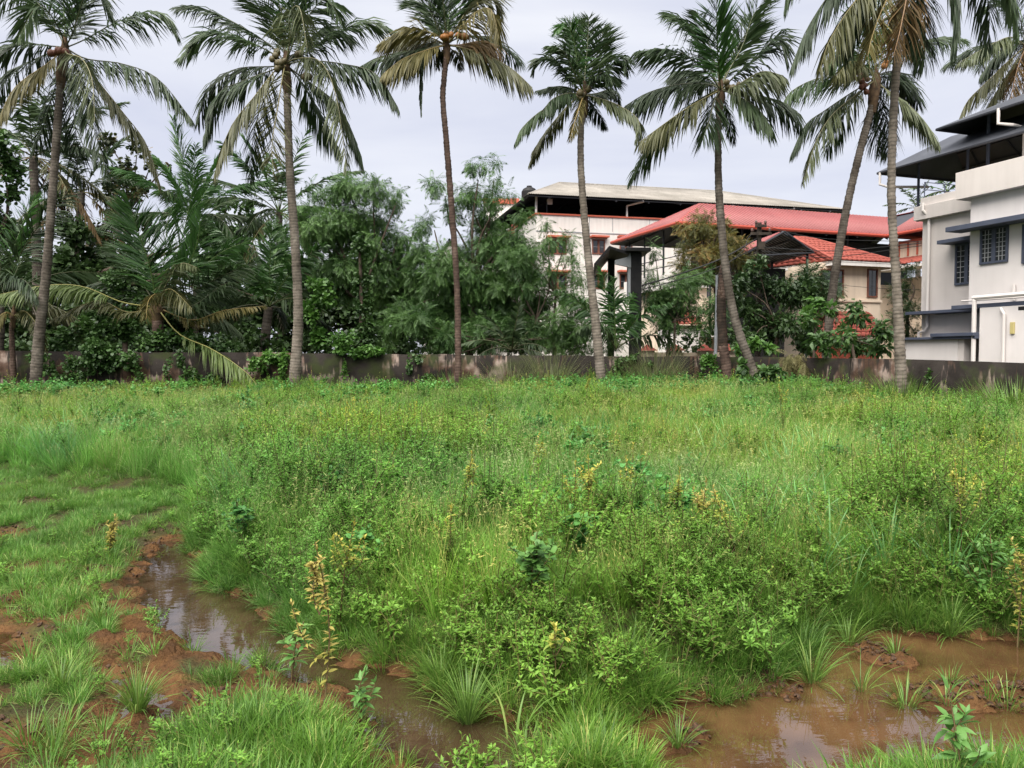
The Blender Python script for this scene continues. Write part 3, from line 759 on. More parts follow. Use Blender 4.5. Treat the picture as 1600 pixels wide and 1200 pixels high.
# ---- the red sheet-roofed house, an L in plan
def red_house():
    C = W(1060, 348, 45.0); E = W(1385, 369, 50.0); zE = C[2]
    u = (E - C)[:2]; L = np.linalg.norm(u); u = u / L; n = np.array([u[1], -u[0]])
    f = Frame(C[:2], u, n)
    t = thing('house', 'cream house with a long red metal roof beyond the palms', 'house', (C[0], C[1], 0))
    D = 8.6; LL = L + 6
    c = [f.p(0, 0, zE), f.p(LL, 0, zE), f.p(LL, -D, zE), f.p(0, -D, zE)]
    pl, m0, m1 = roof_planes(c, 2.05, 4.1, 0.2)
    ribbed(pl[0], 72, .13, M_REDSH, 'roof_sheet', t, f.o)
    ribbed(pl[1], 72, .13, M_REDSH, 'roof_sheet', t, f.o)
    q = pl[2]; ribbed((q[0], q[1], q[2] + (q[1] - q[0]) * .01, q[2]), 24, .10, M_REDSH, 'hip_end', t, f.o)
    mb = MB(); mb.tube([m0, m1], .10, 6)
    for a in (c[0], c[3]): mb.tube([a, m0], .10, 6)
    mb.build('ridge_cap', M_REDEDGE, t, f.o)
    mb = MB(); mb.tube([c[0], c[1]], .11, 8); mb.tube([c[0], c[3]], .11, 8); mb.build('gutter', M_REDEDGE, t, f.o)
    # the wing that comes forward on the right
    Wd = 7.5; f2l = 9.0
    z = np.array([0, 0, 0])
    e0 = f.p(L, 0, zE); e1 = f.p(L, f2l, zE); r0 = f.p(L + 3.75, -3.7, zE + 2.05); r1 = f.p(L + 3.75, f2l, zE + 2.05)
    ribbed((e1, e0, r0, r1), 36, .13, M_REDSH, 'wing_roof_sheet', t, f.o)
    mb = MB(); mb.slab([r1, r0, f.p(L + 7.5, -3, zE), f.p(L + 7.5, f2l, zE)], .03); mb.build('wing_roof_sheet', M_REDSH, t, f.o)
    mb = MB(); mb.tube([e0, e1], .11, 8); mb.build('gutter', M_REDEDGE, t, f.o)
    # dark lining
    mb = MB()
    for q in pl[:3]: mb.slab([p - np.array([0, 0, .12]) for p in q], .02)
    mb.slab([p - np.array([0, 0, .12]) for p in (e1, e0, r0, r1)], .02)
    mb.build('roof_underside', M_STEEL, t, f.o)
    tr = MB(); dz = np.array([0, 0, .2])
    for q in pl[:2]:
        for k in np.linspace(.04, .95, 9): tr.tube([q[0] + (q[1] - q[0]) * k - dz, q[3] + (q[2] - q[3]) * k - dz], .05, 5)
    for k in (.25, .5, .75): tr.tube([pl[2][0] + (pl[2][1] - pl[2][0]) * k - dz, pl[2][2] - dz * 1.4], .05, 5)
    tr.build('roof_truss', M_STEEL, t, f.o)
    for s, d in ((.9, -.9), (.9, -D + .9), (5, -.9), (9, -.9), (13, -.9), (2.6, -.9), (.9, -3.2), (.9, -5.6)):
        pipe_part('post', f, t, M_STEEL, [(s, d, zE - 4.2), (s, d, zE + .3)], .06)
    # body: upper storey set back behind the posts, parapet of the terrace, lower walls
    box_part('wall', f, t, M_CREAM, 1.2, LL - .5, -D + .5, -1.2, 0, zE - 3.0)
    box_part('terrace_wall', f, t, M_WHITE, .7, L - .2, -1.0, -.75, zE - 3.6, zE - 2.7)
    box_part('terrace_wall', f, t, M_WHITE, .7, .95, -D + .5, -1.003, zE - 3.6, zE - 2.7)
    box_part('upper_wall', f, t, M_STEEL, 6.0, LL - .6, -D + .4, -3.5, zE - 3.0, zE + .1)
    mb = MB()
    for h in (1.7, 2.2): mb.tube([f.p(.8, -.7, zE - h), f.p(6, -.7, zE - h)], .03, 5); mb.tube([f.p(.8, -.7, zE - h), f.p(.8, -D + .8, zE - h)], .03, 5)
    mb.build('railing', M_STEEL, t, f.o)
    # wing body, its balcony with red pickets, and the tiled lean-to under it
    box_part('wing_wall', f, t, M_CREAM, L + 2.0, L + 7.0, -1, f2l - .6, 0, zE - 2.6)
    H = Frame(f.p(L + .9, 0, 0)[:2], -n, -u).hit
    zb1 = H(1425, 378)[1]; zb0 = H(1425, 402)[1]
    box_part('balcony_wall', f, t, M_CREAM, L + .9, L + 1.1, -.6, f2l - .4, zb0, zb1)
    box_part('balcony_rail', f, t, M_REDTRIM, L + .8, L + 1.2, -.6, f2l - .4, zb1, zb1 + .14)
    for k in range(11):
        d = .1 + k * .72; box_part('picket', f, t, M_REDTRIM, L + .86, L + .897, d, d + .14, zb0 + .12, zb1 - .02, bevel=0)
    z1 = zb0; tile_roof([f.p(L - .55, f2l, z1 - .55), f.p(L - .55, -.5, z1 - .55), f.p(L + .95, -.5, z1 + .02), f.p(L + .95, f2l, z1 + .02)], t, f.o, 30, 7)
    box_part('eave_board', f, t, M_WHITE, L - .5, L + .9, -.5, f2l, z1 - .80, z1 - .62)
    # porch slab and columns on the ground floor
    p = Frame(f.o[:2], u, n)
    box_part('porch_slab', f, t, M_WHITE, .2, 7.2, -1.0, 1.8, 2.55, 2.95)
    box_part('porch_wall', f, t, M_CREAM, .8, 6.6, -1.195, -.9, 0, 2.54)
    for s in (.5, 2.6, 4.6, 6.6): box_part('porch_column', f, t, M_CREAM, s, s + .35, 1.2, 1.55, 0, 2.545)
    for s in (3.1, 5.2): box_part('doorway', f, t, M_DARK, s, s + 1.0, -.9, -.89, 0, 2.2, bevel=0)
    window_part(f, t, 1.4, 2.4, .9, 2.1, -.88, M_WOOD, M_GRILLE, rows=4, cols=2)
    tile_roof([f.p(-1.6, 2.4, 3.2), f.p(.2, 2.4, 3.2), f.p(.2, .6, 4.1), f.p(-1.6, .6, 4.1)], t, f.o, 7, 6)
    box_part('porch_side_wall', f, t, M_WHITE, -1.5, .1, .4, 2.1, 0, 3.18)

def tile_roof(quad, t, base, cols, rows, mtl=None, name='roof_tiles'):
    """rows of overlapping roll tiles, each row a stepped wavy sheet; a clipped hip or triangle is given as 4 corners too"""
    e0, e1, r1, r0 = [np.array(p, float) for p in quad]
    nn = np.cross(e1 - e0, r0 - e0); nn /= np.linalg.norm(nn)
    if nn[2] < 0: nn = -nn
    wave = [(0, 0), (.2, .75), (.4, 1), (.6, .75), (.8, 0)]
    V = []; Q = []; mi = []
    for j in range(rows):
        k0, k1 = j / rows, (j + 1.12) / rows
        k1 = min(k1, 1)
        L0, R0 = e0 + (r0 - e0) * k0, e1 + (r1 - e1) * k0; L1, R1 = e0 + (r0 - e0) * k1, e1 + (r1 - e1) * k1
        nc = max(1, int(round(cols * np.linalg.norm(R0 - L0) / np.linalg.norm(e1 - e0))))
        fr = [(i + a, h) for i in range(nc) for a, h in wave] + [(nc, 0)]
        b = len(V)
        for x, h in fr:
            x /= nc
            V += [L0 + (R0 - L0) * x + nn * (.05 + .045 * h), L1 + (R1 - L1) * x + nn * (.012 + .045 * h), L0 + (R0 - L0) * x + nn * (.0 + .02 * h)]
        for i in range(len(fr) - 1):
            a = b + 3 * i; Q += [(a, a + 3, a + 4, a + 1), (a + 2, a + 5, a + 3, a)]
    return tag(np_mesh(name, np.array(V), quads=np.array(Q), mats=mtl or M_TILE, parent=t, base=base), kind='stuff')
red_house()

# ---- the cream house with a clay tile roof, in front of it
def tiled_house():
    C = W(1305, 406, 35.0); Rr = W(1409, 406, 36.2); Lf = W(1250, 409, 38.6)
    u = (Rr - C)[:2]; L = np.linalg.norm(u); u /= L; n = np.array([u[1], -u[0]])
    f = Frame(C[:2], u, n); H = f.hit
    t = thing('house', 'small cream house with a clay tile hip roof between two palms', 'house', (C[0], C[1], 0))
    z = C[2]; D = 5.2
    c = [f.p(0, 0, z), f.p(L, 0, z), f.p(L, -D, z), f.p(0, -D, z)]
    pl, m0, m1 = roof_planes(c, 1.35, .1, 2.3)
    left = f.p(-1.0, -D, z)
    m0 = f.p(-.2, -D * .5, z + 1.35)
    m1 = f.p(.75, -D * .5, z + 1.35)
    tile_roof([c[0], c[1], m1, m0], t, f.o, 14, 9)
    tile_roof([left, c[0], m0, m0 + np.array([-.02, .02, 0])], t, f.o, 14, 9, M_TILEOLD if False else M_TILE)
    tile_roof([c[1], c[2], m1 + np.array([.02, .02, 0]), m1], t, f.o, 16, 9)
    mb = MB(); mb.slab([c[2], left, m0, m1], .03); mb.build('rear_roof', M_TILE, t, f.o)
    mb = MB(); mb.tube([c[0], m0], .09, 6); mb.tube([m0, m1], .09, 6); mb.tube([c[1], m1], .09, 6); mb.build('ridge_tiles', M_TILE, t, f.o)
    mb = MB()
    for a, b in ((c[0], c[1]), (left, c[0]), (c[1], c[2])):
        dirv = (b - a) / np.linalg.norm(b - a); nrm = np.array([dirv[1], -dirv[0], 0])
        lo = np.array([0, 0, -.22])
        mb.hexa([a + lo, b + lo, b + lo - nrm * .12, a + lo - nrm * .12, a - [0, 0, .02], b - [0, 0, .02], b - nrm * .12 - [0, 0, .02], a - nrm * .12 - [0, 0, .02]])
    mb.build('eave_board', M_WHITE, t, f.o)
    mb = MB(); mb.slab([c[0] + [0, 0, -.05], c[1] + [0, 0, -.05], c[2] + [0, 0, -.05], left + [0, 0, -.05]], .05); mb.build('soffit', M_WHITE, t, f.o)
    w0, w1 = .45, H(1376, 450, -.5)[0]
    zb = H(1340, 487, -.5)[1]
    box_part('wall', f, t, M_CREAM, -.5, w1, -D + .4, -.5, 0, z - .1)
    box_part('sill_band', f, t, M_CREAM, -.55, w1 + .05, -.6, -.43, H(1340, 470, -.5)[1] - .06, H(1340, 470, -.5)[1] + .05)
    for px0, px1 in ((1282, 1318), (1355, 1371)):
        s0, z1 = H(px0, 420, -.5); s1 = H(px1, 420, -.5)[0]; z0 = H(px1, 465, -.5)[1]
        window_part(f, t, max(s0, -.45), s1, z0, z1, -.49, M_WOOD, M_GLASS, leaves=2 if px0 == 1282 else 1, rows=5, cols=2)
    # tiled lean-to below
    tile_roof([f.p(-1.2, .9, 2.35), f.p(2.4, .9, 2.35), f.p(2.4, -.5, zb - .02), f.p(-1.2, -.5, zb - .02)], t, f.o, 12, 6)
    box_part('lower_wall', f, t, M_REDTRIM, -.9, 2.2, -.495, .4, 0, 2.3)
tiled_house()

# ---- open gabled shelter in front of the red house
def shelter():
    R0 = W(1226, 360, 33.0); R1 = W(1158, 374, 38.0); A0 = W(1157, 399, 33.2); B0 = W(1272, 393, 33.4)
    d = R1 - R0; d[2] = 0
    t = thing('shelter', 'small open gabled shelter with red roof beside the utility pole', 'shelter', (R0[0], R0[1], 0))
    b = (R0[0], R0[1], 0)
    R1 = R0 + d; A1 = A0 + d; B1 = B0 + d
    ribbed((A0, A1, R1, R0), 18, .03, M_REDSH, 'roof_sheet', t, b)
    ribbed((B1, B0, R0, R1), 18, .03, M_SHEET, 'roof_sheet', t, b)
    mb = MB(); dz = np.array([0, 0, .05])
    for p, q in ((A0, R0), (B0, R0), (A1, R1), (B1, R1)): mb.tube([p - dz, q - dz], .045, 6)
    for k in (.33, .66):
        mb.tube([A0 + (R0 - A0) * k - dz, A1 + (R1 - A1) * k - dz], .035, 6); mb.tube([B0 + (R0 - B0) * k - dz, B1 + (R1 - B1) * k - dz], .035, 6)
    mb.tube([A0 - dz, B0 - dz], .04, 6)
    mb.build('rafters', M_STEEL, t, b)
    mb = MB(); mb.tube([B0, B1], .05, 6); mb.build('gutter', M_REDEDGE, t, b)
    for p in (A0 + d * .1, B0 + d * .1, A0 + d * .9, B0 + d * .9):
        p = p + (R0 - p) * .06; mb = MB(); mb.tube([(p[0], p[1], 0), (p[0], p[1], p[2])], .06, 6); mb.build('post', M_STEEL, t, b)
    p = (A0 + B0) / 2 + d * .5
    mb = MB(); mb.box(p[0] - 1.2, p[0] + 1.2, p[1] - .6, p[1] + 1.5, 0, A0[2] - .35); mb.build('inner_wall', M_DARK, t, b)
shelter()

# ---- the gateway with a black column
def gateway():
    D = 27.0
    p = W(993, 400, D); b = (p[0], p[1], 0)
    t = thing('gateway', 'gateway with a thick black column and a dark gabled roof', 'gate', b)
    r = 8.6 / F_PX * D
    top = W(993, 396, D)[2]
    mb = MB(); mb.box(p[0] - r, p[0] + r, D - r, D + r, 0, top); mb.build('column', M_BLACKC, t, b, bevel=.02)
    q = W(955, 420, D + 2.5)
    mb = MB(); mb.box(q[0] - .12, q[0] + .12, q[1] - .12, q[1] + .12, 0, q[2] + .6); mb.build('column', M_BLACKC, t, b, bevel=.02)
    A, R_, B_ = W(928, 412, D - .4), W(952, 384, D - .4), W(984, 394, D - .4)
    dy = np.array([.35, 3.6, 0])
    mb = MB(); mb.slab([A, R_, R_ + dy, A + dy], .09); mb.slab([R_, B_, B_ + dy, R_ + dy], .09); mb.build('roof', M_BLACKC, t, b)
    A2 = W(978, 394, D - .6); B2 = W(1017, 394, D - .6)
    mb = MB(); mb.box(A2[0], B2[0], D - .6, D + 3.2, top + .003, top + .13); mb.build('cap_slab', M_BLACKC, t, b, bevel=.015)
    a, c = W(961, 404, D - .25), W(986, 418, D - .25)
    mb = MB(); mb.hexa([(a[0], D - .25, c[2] + .12), (c[0], D - .25, c[2]), (c[0], D - .1, c[2]), (a[0], D - .1, c[2] + .12), (a[0], D - .25, a[2] - .05), (c[0], D - .25, a[2] + .08), (c[0], D - .1, a[2] + .08), (a[0], D - .1, a[2] - .05)])
    mb.build('fascia', M_GREYMET, t, b)
    mb = MB(); mb.box(p[0] - r - .09, p[0] - r - .003, D - r, D + .1, top - 1.6, top - .01); mb.build('edge_trim', M_GREYMET, t, b)
gateway()

# ---- the low garden wall with terracotta caps, seen just over the boundary wall
def garden_wall():
    D = 30.0
    t = thing('garden_wall', 'low cream garden wall with small terracotta pillar caps behind the boundary wall', 'wall', (W(1050, 550, D)[0], D, 0))
    b = tuple(t.location)
    x0, x1 = W(990, 550, D)[0], W(1145, 550, D)[0]
    mb = MB(); mb.box(x0, x1, D - .08, D + .08, 0, 1.66); mb.build('wall_panel', M_CREAM, t, b)
    for px in (1012, 1055, 1100, 1138):
        x = W(px, 550, D)[0]
        mb = MB(); mb.box(x - .22, x + .22, D - .22, D + .22, 0, 1.72); k = mb.build('pillar', M_CREAM, t, b)
        mb = MB(); mb.add([(x - .33, D - .33, 1.725), (x + .33, D - .33, 1.725), (x + .33, D + .33, 1.725), (x - .33, D + .33, 1.725), (x, D, 1.99)], [(3, 2, 1, 0), (0, 1, 4), (1, 2, 4), (2, 3, 4), (3, 0, 4)])
        mb.build('cap', M_TILE, k, b)
garden_wall()

# far low house seen through the trees on the left, and a roof behind the tall tree
def far_houses():
    D = 70
    t = thing('house', 'distant pale house with a dark pitched roof glimpsed between the feathery trees', 'house', (W(670, 540, D)[0], D, 0)); b = tuple(t.location)
    a, r, c = W(655, 440, D), W(702, 372, D), W(765, 432, D)
    dy = np.array([0, 9.0, 0])
    mb = MB(); mb.slab([a, r, r + dy, a + dy], .15); mb.slab([r, c, c + dy, r + dy], .15); mb.build('roof', M_SHEET, t, b)
    mb = MB(); mb.add([a * [1, 1, 0] + [.3, .4, 0], c * [1, 1, 0] + [-.3, .4, 0], c + [-.3, .4, -.3], r + [0, .4, -.3], a + [.3, .4, -.3]], [(0, 1, 2, 3, 4)])
    mb.box(a[0] + .3, c[0] - .3, D + .45, D + 8.5, 0, min(a[2], c[2]) - .4)
    mb.build('wall', M_WHITE, t, b)
    for px in (675, 720, 745):
        for py in (455, 490):
            p = W(px, py, D + .38); mb = MB(); mb.box(p[0] - .45, p[0] + .45, D + .36, D + .41, p[2] - .6, p[2] + .6); mb.build('window', M_GLASS, t, b)
    t = thing('house', 'far pale low house at the left edge behind the young palms', 'house', (W(10, 540, 50)[0], 50, 0)); b = tuple(t.location)
    p0, p1 = W(-60, 510, 50), W(26, 542, 50)
    mb = MB(); mb.box(p0[0], p1[0], 50, 56, 0, p0[2]); mb.build('wall', M_WHITE, t, b)
    mb = MB(); mb.slab([(p0[0] - .4, 49.5, p0[2]), (p1[0] + .4, 49.5, p0[2]), (p1[0] + .4, 53, p0[2] + 1.2), (p0[0] - .4, 53, p0[2] + 1.2)], .1); mb.build('roof', M_TILE, t, b)
far_houses()
# ------------------------------------------------------------------ coconut palms
FM = {
    'd': leafmat('frond dark green', (.014, .027, .011), (.040, .064, .025), trans=.22, rough=.5, spec=.26),
    'm': leafmat('frond mid green', (.020, .040, .014), (.058, .092, .032), trans=.25, rough=.5, spec=.26),
    'g': leafmat('frond young green', (.026, .070, .016), (.066, .155, .034), trans=.32, rough=.4, spec=.45),
    'o': leafmat('frond olive', (.040, .046, .016), (.095, .094, .032), trans=.28, rough=.5, spec=.35),
    'y': leafmat('frond yellowing', (.066, .062, .018), (.145, .122, .040), trans=.3, rough=.55, spec=.3),
    'b': leafmat('frond dry brown', (.070, .046, .018), (.155, .098, .040), trans=.25, rough=.65, spec=.2),
    'l': leafmat('frond light yellow green', (.070, .105, .028), (.15, .20, .060), trans=.3, rough=.5, spec=.35),
    'p': leafmat('frond pale', (.048, .064, .026), (.112, .130, .058), trans=.3, rough=.5, spec=.35),
}
M_RACHIS = {k: mat('midrib ' + k, c, None, rough=.5) for k, c in
            {'d': (.05, .053, .028), 'm': (.06, .066, .028), 'g': (.07, .11, .03), 'o': (.11, .095, .033), 'y': (.17, .125, .045), 'b': (.14, .08, .037), 'p': (.15, .14, .075), 'l': (.20, .19, .06)}.items()}
def trunk_material(name, c1, c2, c3):
    m, nt, b = _base(name)
    t = N(nt, 'ShaderNodeTexCoord')
    at = N(nt, 'ShaderNodeAttribute'); at.attribute_name = 'ring'
    mpn = N(nt, 'ShaderNodeMapping'); mpn.inputs['Scale'].default_value = (1, 1, .8)
    nt.links.new(t.outputs['Object'], mpn.inputs['Vector'])
    n = N(nt, 'ShaderNodeTexNoise'); n.inputs['Scale'].default_value = 2.2; n.inputs['Detail'].default_value = 7; n.inputs['Roughness'].default_value = .65
    nt.links.new(mpn.outputs['Vector'], n.inputs['Vector'])
    r = ramp(nt, [(.32, c1), (.5, c2), (.68, c3)]); nt.links.new(n.outputs['Fac'], r.inputs['Fac'])
    n3 = N(nt, 'ShaderNodeTexNoise'); n3.inputs['Scale'].default_value = 11; n3.inputs['Detail'].default_value = 4
    nt.links.new(t.outputs['Object'], n3.inputs['Vector'])
    ad = N(nt, 'ShaderNodeMath', operation='MULTIPLY_ADD'); ad.inputs[1].default_value = .7; nt.links.new(n3.outputs['Fac'], ad.inputs[0]); nt.links.new(at.outputs['Fac'], ad.inputs[2])
    k = ramp(nt, [(.35, (.45,) * 3), (.75, (1,) * 3)]); nt.links.new(ad.outputs[0], k.inputs['Fac'])
    mm = N(nt, 'ShaderNodeMix', data_type='RGBA', blend_type='MULTIPLY'); mm.inputs[0].default_value = .8
    nt.links.new(r.outputs['Color'], mm.inputs[6]); nt.links.new(k.outputs['Color'], mm.inputs[7]); nt.links.new(mm.outputs[2], b.inputs['Base Color'])
    b.inputs['Roughness'].default_value = .9; b.inputs['Specular IOR Level'].default_value = .15
    bp = N(nt, 'ShaderNodeBump'); bp.inputs['Strength'].default_value = .6; bp.inputs['Distance'].default_value = .03
    nt.links.new(n3.outputs['Fac'], bp.inputs['Height']); nt.links.new(bp.outputs['Normal'], b.inputs['Normal'])
    return m
TM = {'brown': trunk_material('palm bark brown', (.042, .034, .027), (.088, .074, .060), (.165, .142, .120)),
      'grey': trunk_material('palm bark grey', (.075, .062, .049), (.14, .118, .096), (.22, .19, .158)),
      'dark': trunk_material('palm bark dark red', (.032, .023, .019), (.072, .047, .037), (.14, .098, .078)),
      'black': trunk_material('palm bark blackened', (.018, .014, .012), (.035, .026, .02), (.08, .05, .035))}
M_FIBRE = mat('crown fibre', (.035, .024, .016), (.085, .055, .032), 8, .9, .1)
NUTM = {'orange': mat('orange coconut', (.26, .115, .03), (.20, .08, .02), 4, .5), 'brown': mat('red brown coconut', (.11, .042, .02), (.08, .028, .014), 4, .55), 'olive': mat('olive coconut', (.085, .066, .027), (.055, .045, .018), 4, .55)}

def frond_arrays(P, rng, L=1.12, width=.046, n=96, droop=1.0, gaps=.07, vee=0.1, bare=.14, r0=.026, face=0, ang=1.0):
    """P: (k,3) midrib path. returns V, tris, quads, tint(per vertex), midrib arrays"""
    k = len(P)
    seg = np.linalg.norm(np.diff(P, axis=0), axis=1); cum = np.concatenate([[0], np.cumsum(seg)]); tot = cum[-1]
    h = P[-1] - P[0]; h[2] = 0
    h = h / (np.linalg.norm(h) + 1e-6)
    side0 = np.cross(h, [0, 0, 1.0])
    if face:                                        # a frond twisted so that its flat side shows
        md = P[-1] - P[0]; side1 = np.cross(md / np.linalg.norm(md), [0, 1.0, 0.05]); side1 /= np.linalg.norm(side1); side0 = side0 * (1 - face) + side1 * face * (1 if side1 @ side0 >= 0 else -1)
    V = []; T = []; tint = []
    t_all = np.concatenate([np.sort(rng.uniform(bare, .995, n)) for _ in range(2)]); sgn = np.concatenate([np.ones(n), -np.ones(n)])
    # torn gaps in clumps
    keep = np.ones(2 * n, bool)
    for _ in range(int(gaps * 40)):
        c = rng.uniform(.2, 1); s = rng.choice([-1, 1]); keep &= ~((abs(t_all - c) < rng.uniform(.006, .02)) & (sgn == s))
    t_all, sgn = t_all[keep], sgn[keep]
    pos = np.stack([np.interp(t_all * tot, cum, P[:, i]) for i in range(3)], 1)
    Tg = np.gradient(P, axis=0); tg = np.stack([np.interp(t_all * tot, cum, Tg[:, i]) for i in range(3)], 1); tg /= np.linalg.norm(tg, axis=1)[:, None]
    S = side0[None, :] - (tg @ side0)[:, None] * tg; S /= np.linalg.norm(S, axis=1)[:, None]
    Nn = np.cross(S, tg)
    ins = np.radians((64 - 36 * t_all) * ang + rng.normal(0, 6, len(t_all)))
    vv = vee + rng.normal(0, .12, len(t_all))
    ph = rng.uniform(0, 6.28, 4); clump = np.sin(t_all * 23 + ph[0] + sgn) * .5 + np.sin(t_all * 51 + ph[1] - sgn) * .35 + np.sin(t_all * 97 + ph[2]) * .25
    vv = vv + .12 * clump; ins = ins + .14 * np.sin(t_all * 61 + ph[3] + 2 * sgn)
    d0 = np.cos(ins)[:, None] * tg + np.sin(ins)[:, None] * (S * sgn[:, None] * np.cos(vv)[:, None] + Nn * np.sin(vv)[:, None])
    prof = np.minimum(1, (t_all - bare + .08) / .25) * np.where(t_all > .6, 1 - .72 * ((t_all - .6) / .4) ** 1.5, 1)
    ln = L * prof * rng.uniform(.78, 1.1, len(t_all)) * np.where(rng.uniform(0, 1, len(t_all)) < .06, rng.uniform(.3, .8, len(t_all)), 1)
    g = np.array([0, 0, -1.0]); dr = droop * rng.uniform(.6, 1.3, len(t_all))
    d1 = d0 + g * dr[:, None] * .55; d1 /= np.linalg.norm(d1, axis=1)[:, None]
    d2 = d0 + g * dr[:, None] * 1.35; d2 /= np.linalg.norm(d2, axis=1)[:, None]
    p1 = pos + d1 * (ln * .5)[:, None]; p2 = p1 + d2 * (ln * .5)[:, None]
    wv = np.cross(d1, S * sgn[:, None] + .35 * Nn + rng.normal(0, .3, S.shape)); wv /= np.linalg.norm(wv, axis=1)[:, None] + 1e-6
    wd = width * rng.uniform(.75, 1.2, len(t_all)) * (.55 + .45 * prof)
    a = pos - wv * (wd * .22)[:, None]; b = pos + wv * (wd * .22)[:, None]
    c = p1 - wv * (wd * .5)[:, None]; d = p1 + wv * (wd * .5)[:, None]
    m = len(t_all)
    V = np.stack([a, b, c, d, p2], 1).reshape(-1, 3)
    i = np.arange(m) * 5
    quads = np.stack([i, i + 1, i + 3, i + 2], 1); tris = np.stack([i + 2, i + 3, i + 4], 1)
    tv = np.clip(rng.beta(2, 3, m) + .15 * np.sin(t_all * 9), 0, 1)
    tint = np.repeat(tv, 5)
    # midrib
    rr = r0 * (1 - .82 * np.linspace(0, 1, k)); rr[0] *= 1.5
    RV, RQ, _ = tube_np(P, rr, 4)
    return V, tris, quads, tint, RV, RQ

def make_frond(t, base, P, kind, rng, name='frond', **kw):
    V, tr, q, tint, RV, RQ = frond_arrays(P, rng, **kw)
    nv = len(V)
    VV = np.concatenate([V, RV]); quads = np.concatenate([q, RQ + nv]); tn = np.concatenate([tint, np.full(len(RV), .5)])
    mi = np.concatenate([np.zeros(len(tr)), np.zeros(len(q)), np.ones(len(RQ))])
    return np_mesh(name, VV, tris=tr, quads=quads, mats=[FM[kind], M_RACHIS[kind]], parent=t, base=base, attrs={'tint': ('FLOAT', 'POINT', tn.astype(np.float32))}, midx=mi)

def make_trunk(t, base, pts, radii, mtl, name='trunk', n=12, ringstep=.085):
    P = smooth_path(pts, 60); seg = np.linalg.norm(np.diff(P, axis=0), axis=1); cum = np.concatenate([[0], np.cumsum(seg)])
    k = int(cum[-1] / ringstep) * 2 + 1
    s = np.linspace(0, cum[-1], k)
    Q = np.stack([np.interp(s, cum, P[:, i]) for i in range(3)], 1)
    r = np.interp(s / cum[-1], np.linspace(0, 1, len(radii)), radii)
    ring = (np.arange(k) % 2).astype(float)
    rng = np.random.default_rng(int(abs(base[0]) * 100) + 5)
    r = r * (1 + .045 * (ring - .5) + rng.normal(0, .012, k))
    V, QQ, _ = tube_np(Q, r, n)
    V = V + rng.normal(0, .006, V.shape)
    nv = len(V); V = np.concatenate([V, [Q[-1]]])
    tri = np.array([[nv - n + j, nv - n + (j + 1) % n, nv] for j in range(n)])
    rv = np.concatenate([np.repeat(ring * rng.uniform(.4, 1, k), n), [0]])
    return np_mesh(name, V, tris=tri, quads=QQ, mats=TM[mtl], parent=t, base=base, smooth=True, attrs={'ring': ('FLOAT', 'POINT', rv.astype(np.float32))})

def nut_mesh():
    mb = MB(); k = 8; V = [(0, 0, 1.2)]
    for j, (z, r) in enumerate(((.85, .62), (.2, 1.0), (-.5, .85))):
        for i in range(k): a = 2 * math.pi * i / k; V.append((r * math.cos(a), r * math.sin(a), z))
    V.append((0, 0, -.95))
    Fs = [(0, 1 + i, 1 + (i + 1) % k) for i in range(k)]
    for j in range(2): Fs += [(1 + j * k + i, 1 + (j + 1) * k + i, 1 + (j + 1) * k + (i + 1) % k, 1 + j * k + (i + 1) % k) for i in range(k)]
    e = len(V) - 1; Fs += [(e, 1 + 2 * k + (i + 1) % k, 1 + 2 * k + i) for i in range(k)]
    return V, Fs
_NV, _NF = nut_mesh(); NUT_ME = {}
for _k, _m in NUTM.items():
    me = bpy.data.meshes.new('coconut'); me.from_pydata([(a * .095, b * .095, c * .105) for a, b, c in _NV], [], _NF); me.materials.append(_m)
    me.polygons.foreach_set('use_smooth', [True] * len(me.polygons)); me.update(); NUT_ME[_k] = me

